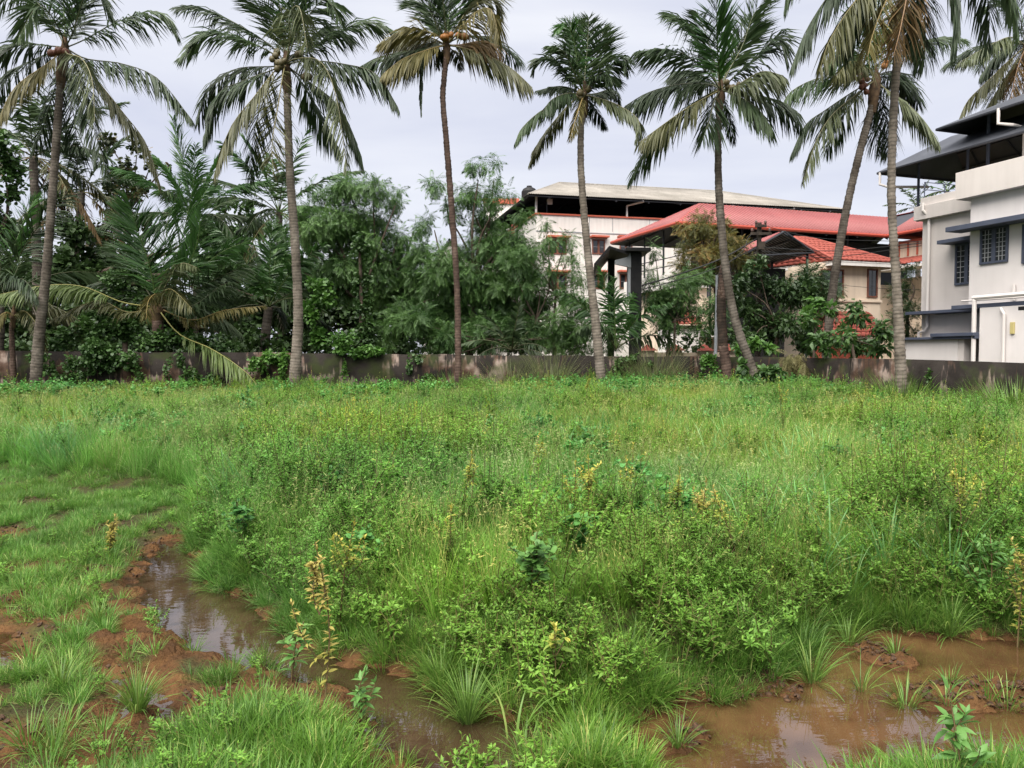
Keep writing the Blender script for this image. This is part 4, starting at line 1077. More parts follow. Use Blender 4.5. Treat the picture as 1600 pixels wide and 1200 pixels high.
def palm(label, depth, trunk_px, rad_px, crown_px, fronds, bark='brown', nuts=None, seed=1, fill=6, fill_len=3.6, group='coconut palms along the wall', leaf=None, base_depth=None, base_z=0.0, extra=None, cut_top=True):
    """trunk_px: base to top; fronds: (kind, dz_tip, [(px,py) ...][, opts])"""
    rng = np.random.default_rng(seed)
    leaf = dict(leaf or {})
    bd = base_depth or depth
    kk = len(trunk_px)
    pts = [W(x, y, bd + (depth - bd) * i / (kk - 1)) for i, (x, y) in enumerate(trunk_px)]
    b0 = pts[0].copy(); 
    if b0[2] > base_z:      # carry the trunk on down to the soil
        dirv = pts[0] - pts[1]; dirv = dirv / max(1e-6, -dirv[2]) if dirv[2] < 0 else np.array([0, 0, -1.0])
        dirv[:2] *= .6; low = pts[0] + dirv * (pts[0][2] - base_z + .15); low[2] = base_z - .15; pts = [low] + pts; b0 = low
    base = (b0[0], b0[1], base_z)
    t = thing('coconut_palm', label, 'palm tree', base, group)
    s = depth / F_PX
    radii = [r * s * .66 for r in rad_px]
    make_trunk(t, base, pts, [radii[0] * 1.08] + radii, bark)
    c = W(*crown_px, depth)
    # fibrous crown heart
    top = pts[-1]; path = [top - (c - top) * .1 - np.array([0, 0, .25]), top, top * .5 + c * .5, c, c + np.array([0, 0, .35])]
    rr = radii[-1]
    V, Q, _ = tube_np(np.array(path), [rr * 1.0, rr * 1.35, rr * 1.55, rr * 1.1, rr * .35], 9)
    np_mesh('crown_heart', V + rng.normal(0, .015, V.shape), quads=Q, mats=M_FIBRE, parent=t, base=base)
    for fdef in fronds:
        kind, dz, pp = fdef[:3]; o = dict(leaf); 
        if len(fdef) > 3: o.update(fdef[3])
        P = [c + np.array([0, 0, -.05])]
        m = len(pp)
        for i, (x, y) in enumerate(pp): P.append(W(x, y, depth + dz * ((i + 1) / m) ** .9))
        path = smooth_path(P, 16)
        make_frond(t, base, path, kind, rng, **o)
    # the fronds that point away from or towards the camera, in between
    for i in range(fill):
        az = rng.uniform(0, 2 * math.pi); el = rng.uniform(-.5, 1.2); ln = fill_len * rng.uniform(.8, 1.05)
        hd = np.array([math.cos(az) * .55, math.sin(az), 0]); hd /= np.linalg.norm(hd)
        if hd[1] < 0: hd[1] *= -1
        P = [c]
        d = hd * math.cos(el) + np.array([0, 0, math.sin(el)]); p = c.copy()
        for k in range(5):
            p = p + d * ln / 5; d = d + np.array([0, 0, -.24]); d /= np.linalg.norm(d); P.append(p.copy())
        make_frond(t, base, smooth_path(P, 14), rng.choice(['d', 'd', 'm']), rng, **leaf)
    if nuts:
        for kind, px, py, m, sp in nuts:
            for i in range(m):
                o = bpy.data.objects.new('coconut', NUT_ME[kind]); COL.objects.link(o); o.parent = t
                p = W(px + rng.normal(0, sp), py + rng.normal(0, sp * .7), depth - .28 + rng.normal(0, .08)) - np.array(base)
                o.location = p; o.rotation_euler = tuple(rng.uniform(-.6, .6, 3)); o.scale = (rng.uniform(.85, 1.15),) * 3
    return t, base, c

UP = dict(droop=.3, vee=.3, L=1.0, face=.5, ang=.8)
MID = dict(droop=.7)
HANG = dict(droop=1.3, vee=-.1)
palm('tall coconut palm with thick ringed trunk at the far left', 23.5,
     [(55, 605), (61, 530), (71, 440), (80, 330), (88, 220), (95, 120)], [12.5, 10.5, 9.6, 9, 8.6, 7.8], (102, 72), [
        ('m', .6, [(132, 62), (188, 32), (248, 18), (278, 56)]),
        ('d', -.5, [(135, 92), (192, 100), (248, 124), (302, 190)], HANG),
        ('o', .8, [(148, 122), (192, 176), (228, 224), (250, 288)], HANG),
        ('d', -.8, [(118, 110), (140, 180), (168, 272)], HANG),
        ('p', -2.6, [(105, 84), (128, 92), (144, 126), (148, 190)], HANG),
        ('y', -1.2, [(76, 98), (24, 136), (-4, 188)], HANG),
        ('d', .9, [(60, 90), (8, 120), (-24, 178)], HANG),
        ('d', -.4, [(80, 72), (32, 70), (-14, 92)], MID),
        ('m', .5, [(86, 45), (40, -10), (-30, 12)], MID),
        ('g', .9, [(100, 20), (94, -50), (80, -120)], UP),
        ('m', -.9, [(116, 45), (132, -5), (160, -30)], UP),
        ('d', .7, [(120, 40), (145, -20), (178, 30)], MID),
        ('d', 1.4, [(104, 120), (118, 200), (122, 290)], HANG),
        ('d', 1.0, [(92, 115), (70, 190), (52, 240)], HANG),
        ('m', -1.6, [(90, 40), (60, 10), (28, 60)], MID),
        ('d', 1.2, [(108, 30), (120, -40), (115, -100)], UP)],
     'brown', [('brown', 88, 80, 6, 9)], 11, 1)
palm('coconut palm with a full dark crown and pale trunk in the left half, olive nuts', 22.4,
     [(460, 592), (466, 500), (461, 380), (453, 270), (448, 130)], [12.5, 10.5, 10, 9, 8], (446, 98), [
        ('d', .7, [(424, 72), (360, 32), (312, 12), (276, 12)], MID),
        ('m', -.6, [(420, 80), (372, 60), (324, 52), (280, 92)], MID),
        ('d', .8, [(424, 104), (368, 108), (328, 136), (308, 195)], HANG),
        ('d', -.4, [(424, 110), (376, 128), (338, 150), (318, 222)], HANG),
        ('o', -1.1, [(432, 108), (400, 148), (360, 200), (334, 275)], HANG),
        ('o', -2.3, [(442, 118), (434, 168), (425, 225), (427, 276)], dict(droop=.5, L=1.0, face=.9)),
        ('d', 1.4, [(424, 130), (398, 200), (390, 282)], HANG),
        ('p', -2.0, [(462, 92), (500, 96), (525, 150), (542, 265)], HANG),
        ('d', .5, [(468, 118), (524, 160), (552, 210), (567, 258)], HANG),
        ('m', 1.3, [(472, 130), (500, 180), (530, 238)], HANG),
        ('d', -.6, [(480, 95), (536, 100), (588, 116), (622, 168)], HANG),
        ('m', .7, [(480, 80), (536, 48), (568, 34), (618, 50)], MID),
        ('d', 1.2, [(472, 72), (505, 48), (548, 62)], MID),
        ('p', -2.2, [(454, 60), (452, 22), (468, 12), (480, 75)], HANG),
        ('d', .6, [(440, 66), (420, 25), (382, -4)], UP),
        ('g', .8, [(452, 50), (460, -10), (466, -80)], UP),
        ('m', -.9, [(464, 55), (505, 0), (534, 34)], MID),
        ('m', 1.0, [(444, 40), (430, -20), (428, -70)], UP),
        ('d', .4, [(458, 40), (485, -20), (520, -30)], UP)],
     'grey', [('olive', 440, 98, 9, 9), ('olive', 470, 84, 4, 4), ('olive', 478, 122, 3, 3)], 12, 1)
palm('slender dark coconut palm with brown drying fronds and orange nuts', 22.6,
     [(716, 580), (714, 450), (706, 330), (697, 215), (692, 150), (698, 85)], [7.5, 7, 7.2, 7, 6.6, 6.4], (698, 68), [
        ('y', -.5, [(680, 54), (640, 46), (595, 68)], MID), ('m', .5, [(676, 72), (632, 80), (590, 90), (563, 104)], HANG),
        ('y', -.9, [(674, 76), (630, 92), (598, 116)], HANG), ('o', .9, [(676, 60), (650, 52), (615, 66)], HANG),
        ('d', -.4, [(664, 80), (658, 130), (658, 180)], dict(droop=2.5, L=.38, gaps=.02)),
        ('m', .8, [(690, 48), (664, 12), (636, 8)], UP), ('m', -.9, [(696, 40), (690, -15), (678, -75)], UP), ('g', .9, [(700, 35), (705, -20), (700, -90)], UP),
        ('o', .7, [(712, 46), (735, 10), (768, -6), (782, 24)], MID), ('y', -1.0, [(718, 48), (745, 18), (768, 16), (780, 60)], HANG),
        ('b', .3, [(720, 70), (744, 65), (764, 66), (768, 84)], HANG), ('o', -.5, [(718, 74), (760, 86), (800, 108), (832, 137)], HANG),
        ('m', .9, [(710, 40), (728, -10), (752, -50)], UP), ('m', -.6, [(684, 45), (668, 0), (650, -30)], UP),
        ('y', 1.2, [(690, 86), (684, 106)], dict(L=.4, droop=1.5)), ('o', 1.2, [(714, 86), (722, 108)], dict(L=.4, droop=1.5)),
        ('d', .8, [(680, 66), (655, 74), (630, 98)], HANG)],
     'dark', [('orange', 697, 56, 5, 5), ('orange', 720, 61, 3, 4)], 13, 1)
palm('shorter coconut palm with compact crown in front of the white building', 22.3,
     [(938, 580), (930, 500), (917, 380), (908, 270), (908, 200), (912, 168)], [11.5, 10, 9, 8.4, 7.6, 7], (913, 146), [
        ('g', -.7, [(905, 122), (898, 70), (886, 38), (868, 50)], dict(droop=.6)), ('m', .8, [(914, 116), (918, 70), (920, 28)], dict(droop=.2, L=.95, vee=.2, face=.9)),
        ('d', -.6, [(926, 126), (952, 104), (974, 90), (978, 114)], MID), ('d', .6, [(895, 128), (868, 95), (840, 94), (832, 114)], MID),
        ('d', .9, [(892, 138), (870, 135), (838, 142)], dict(L=.5, droop=1.2)), ('m', -.6, [(890, 154), (848, 172), (816, 200), (805, 223)], HANG),
        ('o', .7, [(893, 160), (864, 192), (840, 225), (827, 257)], HANG), ('y', -1.3, [(908, 160), (898, 190), (890, 220)], dict(L=.45, droop=1.5)),
        ('p', -.9, [(930, 152), (965, 164), (998, 188), (994, 222)], HANG), ('d', .8, [(932, 146), (958, 140), (969, 162)], dict(L=.45, droop=1.6)),
        ('d', -1.0, [(888, 146), (862, 156), (846, 178)], HANG), ('m', .9, [(922, 120), (938, 70), (942, 44)], UP),
        ('m', -.6, [(900, 120), (880, 80), (856, 72)], MID), ('d', -.9, [(928, 130), (948, 118), (958, 132)], MID), ('m', 1.1, [(908, 110), (900, 60), (905, 30)], UP),
        ('d', 1.3, [(920, 160), (935, 178), (948, 200)], dict(L=.5, droop=1.5))],
     'grey', [('olive', 912, 148, 5, 6)], 14, 1, 2.6, leaf=dict(L=.72))
PALM5 = palm('coconut palm with kinked trunk and a bright upright frond', 21.6,
     [(1180, 590), (1150, 505), (1134, 420), (1124, 310), (1122, 230), (1124, 165)], [10.5, 10, 9.5, 9, 8, 7], (1126, 138), [
        ('g', -2.4, [(1123, 105), (1120, 50), (1120, -14)], dict(droop=.1, L=1.0, vee=.15, gaps=.01, face=1, ang=.8, n=130)), ('m', .7, [(1112, 112), (1085, 52), (1062, 30), (1040, 20)], MID),
        ('d', -.6, [(1108, 116), (1070, 85), (1035, 78), (996, 80)], MID), ('d', .5, [(1108, 132), (1060, 132), (1012, 145), (976, 166)], HANG),
        ('o', -.6, [(1108, 150), (1072, 170), (1036, 195), (998, 223)], HANG), ('d', -1.1, [(1116, 158), (1108, 190), (1098, 217)], HANG),
        ('d', .8, [(1132, 160), (1142, 195), (1147, 224)], dict(L=.5, droop=1.4)), ('m', .6, [(1138, 112), (1160, 72), (1178, 22), (1202, -6)], UP),
        ('d', -.7, [(1145, 122), (1185, 88), (1214, 58), (1229, 92)], MID), ('p', -1.0, [(1150, 134), (1190, 112), (1224, 118)], HANG),
        ('d', .6, [(1150, 142), (1190, 150), (1232, 165), (1252, 200)], HANG), ('m', -.9, [(1148, 148), (1182, 168), (1206, 200)], HANG),
        ('d', 1.0, [(1118, 100), (1098, 40), (1090, 20)], UP), ('m', .9, [(1140, 100), (1166, 50), (1176, 28)], UP), ('d', 1.1, [(1105, 122), (1075, 110), (1050, 118)], HANG)],
     'brown', [('olive', 1140, 134, 5, 7)], 15, 1)
palm('leaning coconut palm with red brown nuts, its trunk behind the wall', 25.5,
     [(1293, 530), (1303, 440), (1322, 330), (1344, 235), (1364, 160)], [10, 9.6, 9.2, 8.6, 8], (1368, 122), [
        ('m', -.7, [(1335, 120), (1280, 122), (1234, 145), (1218, 178)], HANG), ('d', .6, [(1335, 142), (1290, 172), (1258, 196), (1236, 242)], HANG),
        ('p', -.9, [(1340, 146), (1300, 180), (1275, 222), (1255, 284)], HANG), ('d', .8, [(1350, 102), (1335, 78), (1312, 80), (1298, 108)], HANG),
        ('d', 1.0, [(1376, 150), (1388, 195), (1386, 245)], HANG), ('p', -.5, [(1382, 138), (1415, 160), (1445, 190), (1467, 224)], HANG),
        ('d', .8, [(1380, 114), (1405, 114), (1427, 148)], HANG), ('m', -.9, [(1345, 98), (1322, 84), (1290, 100)], HANG),
        ('g', .9, [(1366, 80), (1370, 30), (1374, -30)], UP), ('g', -.9, [(1352, 88), (1340, 40), (1345, -10)], UP), ('m', .7, [(1378, 90), (1392, 40), (1420, 20)], MID),
        ('o', -1.6, [(1358, 108), (1330, 96), (1306, 120)], HANG), ('d', .9, [(1385, 120), (1420, 130), (1436, 165)], HANG), ('d', 1.3, [(1372, 160), (1368, 200), (1374, 238)], HANG)],
     'brown', [('brown', 1344, 120, 8, 8), ('brown', 1350, 138, 6, 6), ('orange', 1384, 100, 3, 4)], 16, 2)
palm('nearest coconut palm with straight grey ringed trunk, its crown above the picture', 17.6,
     [(1408, 592), (1401, 450), (1393, 310), (1396, 180), (1404, 60), (1410, -20)], [12.5, 10, 9.2, 9, 9, 8.5], (1412, -60), [
        ('d', .4, [(1375, -62), (1315, -30), (1264, 40), (1236, 106)], HANG), ('o', -.7, [(1385, -45), (1342, -5), (1298, 60), (1280, 112)], HANG),
        ('y', -1.0, [(1398, -25), (1376, 20), (1362, 60), (1356, 88)], HANG), ('d', .9, [(1395, -40), (1350, 0), (1322, 50), (1316, 86)], HANG),
        ('d', .5, [(1428, -50), (1442, -10), (1446, 45), (1444, 105)], HANG), ('d', -.5, [(1445, -75), (1482, -50), (1497, 15), (1488, 84)], HANG),
        ('d', .8, [(1460, -80), (1520, -55), (1545, 10), (1543, 76)], HANG), ('m', -.6, [(1455, -90), (1530, -95), (1575, -30), (1590, 50)], HANG),
        ('m', .6, [(1385, -85), (1320, -100), (1250, -60), (1226, 12)], HANG), ('b', -1.6, [(1420, -30), (1408, 40), (1396, 88)], HANG),
        ('m', 1.0, [(1420, -130), (1440, -220), (1480, -260)], UP), ('m', -1.0, [(1400, -130), (1370, -220), (1330, -250)], UP), ('o', 1.2, [(1425, -20), (1432, 50), (1425, 82)], HANG)],
     'grey', None, 17, 2)
palm('coconut palm leaning in from the right edge above the grey house roof', 31.0,
     [(1625, 480), (1620, 330), (1612, 200), (1606, 120)], [8, 7, 6.5, 6], (1604, 70), [
        ('p', -.6, [(1580, 58), (1548, 70), (1498, 98)], HANG), ('o', .5, [(1582, 90), (1540, 130), (1512, 158), (1496, 192)], HANG), ('b', -.9, [(1592, 100), (1582, 140), (1576, 176)], HANG),
        ('o', .6, [(1588, 95), (1562, 135), (1534, 182)], HANG), ('m', .9, [(1590, 40), (1565, 5), (1530, 18)], MID), ('d', -.8, [(1594, 30), (1578, -30), (1560, -60)], UP),
        ('d', .8, [(1590, 70), (1560, 84), (1532, 118)], HANG), ('d', -.4, [(1612, 60), (1640, 70), (1670, 110)], HANG), ('d', .5, [(1610, 40), (1640, 0), (1680, 0)], MID), ('d', 1, [(1596, 100), (1600, 150), (1596, 185)], HANG)],
     'brown', None, 18, 5)

# the dead, vine-blackened trunk beside the kinked palm
def dead_trunk():
    D = 22.2
    pts = [W(1140, 625, D), W(1137, 590, D), W(1130, 540, D), W(1127, 480, D), W(1130, 428, D), W(1132, 414, D)]
    b = (pts[0][0], pts[0][1], 0); pts[0][2] = -.15
    t = thing('palm_stump', 'blackened bare palm trunk with a red brown top, leaning on the kinked palm', 'dead trunk', b)
    make_trunk(t, b, pts[:3], [8.5 * D / F_PX, 8 * D / F_PX, 7.4 * D / F_PX], 'dark', 'lower_trunk')
    make_trunk(t, b, pts[2:5], [7.5 * D / F_PX, 7.3 * D / F_PX, 7 * D / F_PX], 'black', 'trunk')
    make_trunk(t, b, [pts[4] - (pts[4] - pts[3]) * .75, pts[4], pts[5]], [7.4 * D / F_PX, 7.2 * D / F_PX, 6 * D / F_PX], 'dark', 'upper_trunk')
dead_trunk()

# ---- background palms: crowns only partly seen, fronds grown around the crown
def auto_palm(label, D, base_px, crown_px, rpx, n, ln, kinds, seed, el=(-.7, 1.3), bark='brown', name='coconut_palm', cat='palm tree', group='palms behind the wall', leaf=None, trunk=True, nuts=None, droopk=.24, base_z=0.0):
    rng = np.random.default_rng(seed)
    c = W(*crown_px, D); b0 = W(*base_px, D); base = (b0[0], b0[1], base_z)
    t = thing(name, label, cat, base, group)
    s = D / F_PX
    if trunk:
        make_trunk(t, base, [np.array([b0[0], b0[1], base_z - .1]), np.array([b0[0], b0[1], base_z]) * .5 + c * .5 + np.array([rng.normal(0, .12), 0, 0]), c], [rpx * s * 1.2, rpx * s, rpx * s * .85], bark, ringstep=.14, n=10)
    lf = dict(n=62, width=.075, L=ln * .21); lf.update(leaf or {})
    for i in range(n):
        az = 2 * math.pi * (i * .618 + rng.uniform(0, .08)); u = (i + .5) / n
        e = el[0] + (el[1] - el[0]) * u
        hd = np.array([math.cos(az), math.sin(az), 0]); d = hd * math.cos(e) + np.array([0, 0, math.sin(e)])
        L_ = ln * rng.uniform(.85, 1.1); p = c.copy(); P = [c.copy()]
        for k in range(5):
            p = p + d * L_ / 5; d = d + np.array([0, 0, -droopk * (1.15 - .6 * u)]); d /= np.linalg.norm(d); P.append(p.copy())
        kd = kinds[min(len(kinds) - 1, int(u * len(kinds)))]
        o = dict(lf); o['droop'] = 1.25 - 1.0 * u; o['vee'] = -.1 + .4 * u
        make_frond(t, base, smooth_path(P, 12), kd, rng, **o)
    if nuts: pass
    return t
auto_palm('background coconut palm with a yellow dead frond, behind the far left trunk', 34, (60, 545), (52, 245), 7, 17, 4.4, ['b', 'o', 'd', 'm', 'm'], 21)
auto_palm('slim background palm with drooping brown fronds right of the far left trunk', 38, (110, 545), (128, 300), 6, 15, 4.2, ['b', 'o', 'd', 'd', 'm'], 22)
auto_palm('background coconut palm with nuts hidden behind the pale trunked palm', 36, (438, 545), (436, 332), 6, 18, 4.4, ['o', 'd', 'm', 'm', 'g'], 23)
auto_palm('background palm with a tall pointed spear leaf left of centre', 36, (300, 545), (303, 345), 6, 15, 4.2, ['d', 'm', 'g', 'g'], 24, el=(-.2, 1.45), leaf=dict(ang=.72, L=1.15, n=90, width=.06))
auto_palm('young coconut palm thrusting huge fronds up at the left edge', 26.3, (-12, 545), (0, 470), 8, 11, 4.6, ['o', 'd', 'm', 'm', 'g'], 25, el=(0, 1.35), trunk=True, leaf=dict(n=100, width=.06, face=.6, ang=.75, L=1.1))
auto_palm('young palm with broad bright fronds behind the pale trunked palm', 29, (418, 550), (420, 480), 8, 12, 3.6, ['d', 'm', 'g', 'g'], 28, el=(-.1, 1.45), leaf=dict(n=90, width=.08, face=.6))
auto_palm('palm top showing over the roof edge of the grey house', 42, (1478, 545), (1480, 300), 4, 12, 2.0, ['m', 'g'], 26, leaf=dict(n=20))
auto_palm('palm top peeping over the red roof beside the grey house', 60, (1432, 545), (1432, 325), 4, 12, 2.4, ['d', 'm'], 27, leaf=dict(n=20))
auto_palm('small young palm with a few broad leaves left of the black column', 25.6, (962, 556), (962, 545), 4, 8, 2.6, ['m', 'g', 'g'], 29, el=(.5, 1.45), leaf=dict(n=60, width=.07, face=.8), trunk=False)
auto_palm('low palm clump behind the middle of the wall', 26.2, (800, 556), (800, 548), 4, 12, 1.9, ['d', 'm', 'm'], 30, el=(.1, 1.3), trunk=False, leaf=dict(n=30))

# ---- the big young palm spreading over the wall on the left
def young_palm():
    D = 25.6; c0 = (245, 478)
    palm('big young coconut palm with wide fronds spreading low over the wall', D, [(248, 560), (247, 520), (246, 492)], [13, 14, 12], c0, [
        ('g', -1.6, [(235, 420), (215, 360), (200, 310)], dict(droop=.12, L=1.35, vee=.1, n=150, gaps=.01, face=1, width=.06)),
        ('g', .8, [(270, 420), (290, 350), (305, 272)], dict(droop=.15, L=1.2, vee=.2, n=130, face=.8, ang=.7)),
        ('g', -1.0, [(285, 430), (308, 380), (314, 330)], dict(droop=.15, L=1.1, vee=.15, n=130, gaps=.01, face=1, ang=.75)),
        ('g', .9, [(255, 420), (262, 350), (278, 300)], dict(droop=.2, L=1.1, face=.6, ang=.75)),
        ('g', .4, [(290, 440), (345, 395), (392, 375)], dict(droop=.4, L=1.1, n=90, face=.6)),
        ('m', -.5, [(300, 455), (350, 430), (398, 408)], dict(droop=.5, L=1.1, n=90, face=.6)),
        ('d', -.9, [(300, 478), (340, 450), (360, 440)], dict(droop=.9)),
        ('p', -1.6, [(262, 440), (282, 412), (308, 418)], dict(droop=1.1, L=.7)),
        ('o', -2.4, [(250, 462), (268, 452), (300, 482)], dict(droop=1.3, L=.9)),
        ('y', -2.6, [(244, 460), (232, 470), (228, 500)], dict(droop=1.3, L=.7)),
        ('o', -.8, [(200, 488), (150, 470), (80, 500)], dict(droop=1.3, L=.6)),
        ('l', -1.6, [(190, 472), (130, 448), (70, 446), (-10, 462)], dict(droop=1.8, L=1.0, n=120, gaps=.02, bare=.3)),
        ('y', -.9, [(300, 500), (350, 485), (415, 478)], dict(droop=1.5, L=.5)),
        ('l', -2.2, [(280, 522), (330, 545), (380, 578), (404, 604)], dict(droop=1.3, L=1.0, n=110, gaps=.01, bare=.3)),
        ('m', .9, [(215, 430), (190, 400), (172, 380)], dict(droop=.4, L=1.0)),
        ('d', 1.0, [(200, 460), (160, 440), (130, 455)], dict(droop=.9, L=.9)),
        ('m', 1.0, [(280, 400), (330, 330), (368, 310)], dict(droop=.5, L=.9))],
        'dark', None, 31, 2, 3.0, group='palms behind the wall', base_z=0.0, leaf=dict(n=84))
    # a stray yellow-green frond bending down at the far left
    palm('short yellow green palm shoot drooping over the wall at the far left', 24.9, [(20, 560), (18, 520), (20, 500)], [6, 6, 5], (22, 492), [
        ('o', -1.3, [(38, 486), (58, 508), (72, 548)], dict(droop=1.0, L=.55)), ('y', -.8, [(10, 488), (-5, 500), (-14, 530)], dict(droop=1.2, L=.5)),
        ('m', .6, [(20, 460), (25, 425), (40, 400)], dict(droop=.4, L=.7)), ('m', .4, [(8, 465), (0, 430), (4, 390)], dict(droop=.4, L=.7))],
        'dark', None, 32, 0, group='palms behind the wall')
young_palm()
# ------------------------------------------------------------------ trees, shrubs, creepers
LM = {
    'dark': leafmat('leaf dark green', (.022, .048, .014), (.068, .125, .036), trans=.25, rough=.45, spec=.4),
    'mid': leafmat('leaf mid green', (.027, .064, .015), (.078, .155, .038), trans=.3, rough=.45, spec=.4),
    'bright': leafmat('leaf bright green', (.040, .105, .016), (.11, .23, .042), trans=.35, rough=.45, spec=.4),
    'feather': leafmat('feathery leaf green', (.034, .082, .020), (.102, .195, .050), trans=.3, rough=.5, spec=.35),
    'olive': leafmat('leaf olive gold', (.048, .058, .014), (.130, .125, .034), (.22, .13, .035), trans=.32, rough=.5, spec=.3),
    'brownish': leafmat('leaf green with rusty young growth', (.022, .036, .014), (.06, .075, .028), (.16, .10, .035), trans=.25, rough=.45, spec=.4),
    'field': leafmat('field bush leaf', (.055, .125, .020), (.145, .27, .046), trans=.45, rough=.5, spec=.3),
    'strawgrass': leafmat('straw grass', (.10, .10, .04), (.20, .18, .08), trans=.3, rough=.6, spec=.2),
}
M_BARK = mat('grey brown bark', (.05, .038, .028), (.11, .085, .065), 6, .9, .1, bump=.3)

def leaf_template(kind):
    """vertices (k,3) along +Y with normal +Z, quads"""
    if kind == 'broad':     # folded lance leaf
        V = [(0, 0, 0), (-.27, .42, .07), (0, .45, -.02), (.27, .42, .07), (0, 1, -.10)]
        Q = [(0, 2, 1, 1), (0, 3, 2, 2), (1, 2, 4, 4), (2, 3, 4, 4)]
        return np.array(V, float), None, np.array([(0, 2, 1), (0, 3, 2), (1, 2, 4), (2, 3, 4)])
    if kind == 'round':
        V = [(0, 0, 0), (-.38, .3, .05), (-.34, .72, .04), (0, 1, -.05), (.34, .72, .04), (.38, .3, .05)]
        return np.array(V, float), None, np.array([(0, 5, 1), (1, 5, 2), (2, 5, 4), (2, 4, 3)])
    if kind == 'lance':     # longer leaf with a curved outline, folded along the midrib
        V = [(0, 0, 0), (-.13, .2, .03), (-.19, .45, .04), (-.12, .75, 0), (0, .22, -.01), (0, .48, -.01), (0, .76, -.05), (.13, .2, .03), (.19, .45, .04), (.12, .75, 0), (0, 1.05, -.14)]
        T = [(0, 4, 1), (0, 7, 4), (1, 4, 5), (1, 5, 2), (4, 7, 8), (4, 8, 5), (2, 5, 6), (2, 6, 3), (5, 8, 9), (5, 9, 6), (3, 6, 10), (6, 9, 10)]
        return np.array(V, float), None, np.array(T)
    if kind == 'feather':   # a twice-pinnate leaf: narrow pinnae either side of a curved midrib
        V = []; T = []
        n = 6
        for i in range(n):
            t = .12 + .88 * i / n
            y = t; z = -.28 * t * t
            for s in (-1, 1):
                a = math.radians(62 - 30 * t); l = .34 * (1 - .5 * abs(t - .45)); w = .034
                dx, dy = s * math.sin(a), math.cos(a); px, py = -dy * w, dx * w
                b = len(V)
                V += [(0, y, z), (dx * l * .5 + px, y + dy * l * .5 + py, z - .03), (dx * l * .5 - px, y + dy * l * .5 - py, z - .03), (dx * l, y + dy * l, z - .12)]
                T += [(b, b + 1, b + 2), (b + 1, b + 3, b + 2)]
        b = len(V); V += [(0, .8, -.18), (-.06, .95, -.25), (.06, .95, -.25), (0, 1.2, -.4)]; T += [(b, b + 1, b + 2), (b + 1, b + 3, b + 2)]
        return np.array(V, float), None, np.array(T)
TEMPL = {k: leaf_template(k) for k in ('broad', 'lance', 'round', 'feather')}

def rot_basis(d, up_hint, roll):
    """columns: x side, y along d, z normal"""
    d = d / (np.linalg.norm(d, axis=1)[:, None] + 1e-9)
    x = np.cross(d, up_hint); x /= np.linalg.norm(x, axis=1)[:, None] + 1e-9
    z = np.cross(x, d)
    c, s = np.cos(roll)[:, None], np.sin(roll)[:, None]
    return x * c + z * s, d, -x * s + z * c

def place_leaves(kind, pos, dirs, size, roll):
    V0, _, T0 = TEMPL[kind]
    up = np.tile([0, 0, 1.0], (len(pos), 1)) + 1e-3
    X, Y, Z = rot_basis(dirs, up, roll)
    V = pos[:, None, :] + size[:, None, None] * (V0[None, :, 0:1] * X[:, None, :] + V0[None, :, 1:2] * Y[:, None, :] + V0[None, :, 2:3] * Z[:, None, :])
    k = len(V0); T = (np.arange(len(pos)) * k)[:, None, None] + T0[None]
    return V.reshape(-1, 3), T.reshape(-1, 3), k

def crown(t, base, clumps, kind, mtl, per, size, rng, name='crown', out=.55, hang=.25, tint_var=.22, shell=.5, flower=None):
    """clumps: (centre, radii(3)); leaves fill each clump, more of them outside"""
    P = []; Dr = []; tn = []
    for c, r in clumps:
        vol = (r[0] * r[1] * r[2]) ** (2 / 3)
        m = max(8, int(per * vol * (2.7 if kind == 'feather' else 3.2)))
        d = rng.normal(size=(m, 3)); d /= np.linalg.norm(d, axis=1)[:, None]
        rad_ = rng.uniform(0, 1, m) ** shell
        # lumpy outline
        lump = 1 + .28 * np.sin(d[:, 0] * 5.1 + c[0] * 7) * np.sin(d[:, 1] * 4.3 + c[1] * 5) + .22 * np.sin(d[:, 2] * 6.7 + c[2] * 9 + d[:, 0] * 3)
        p = np.array(c) + d * np.array(r) * (rad_ * lump)[:, None]
        dd = d * out + rng.normal(0, .5, (m, 3)); dd[:, 2] -= hang
        P.append(p); Dr.append(dd); tn.append(np.clip(rng.normal(.42 + rng.normal(0, tint_var), .2, m), 0, 1))
    P = np.concatenate(P); Dr = np.concatenate(Dr); tn = np.concatenate(tn)
    ok = P[:, 2] > .15; P, Dr, tn = P[ok], Dr[ok], tn[ok]
    sz = size * rng.uniform(.65, 1.25, len(P))
    V, T, k = place_leaves(kind, P, Dr, sz, rng.uniform(-.9, .9, len(P)))
    o = np_mesh(name, V, tris=T, mats=LM[mtl], parent=t, base=base, attrs={'tint': ('FLOAT', 'POINT', np.repeat(tn, k).astype(np.float32))})
    o['kind'] = 'stuff'
    return o

def limbs(t, base, root, fork, tips, r0, rng, name='branch', curve=.15):
    out = []
    V = []; Q = []; o = 0
    for tip in tips:
        a, b = np.array(fork, float), np.array(tip, float)
        mid = (a + b) / 2 + rng.normal(0, curve, 3) * np.linalg.norm(b - a) * .6
        P = smooth_path([a, mid, b], 8)
        v, q, _ = tube_np(P, np.linspace(r0 * .6, r0 * .16, 8), 5)
        V.append(v); Q.append(q + o); o += len(v)
    if V: np_mesh('branches', np.concatenate(V), quads=np.concatenate(Q), mats=M_BARK, parent=t, base=base)

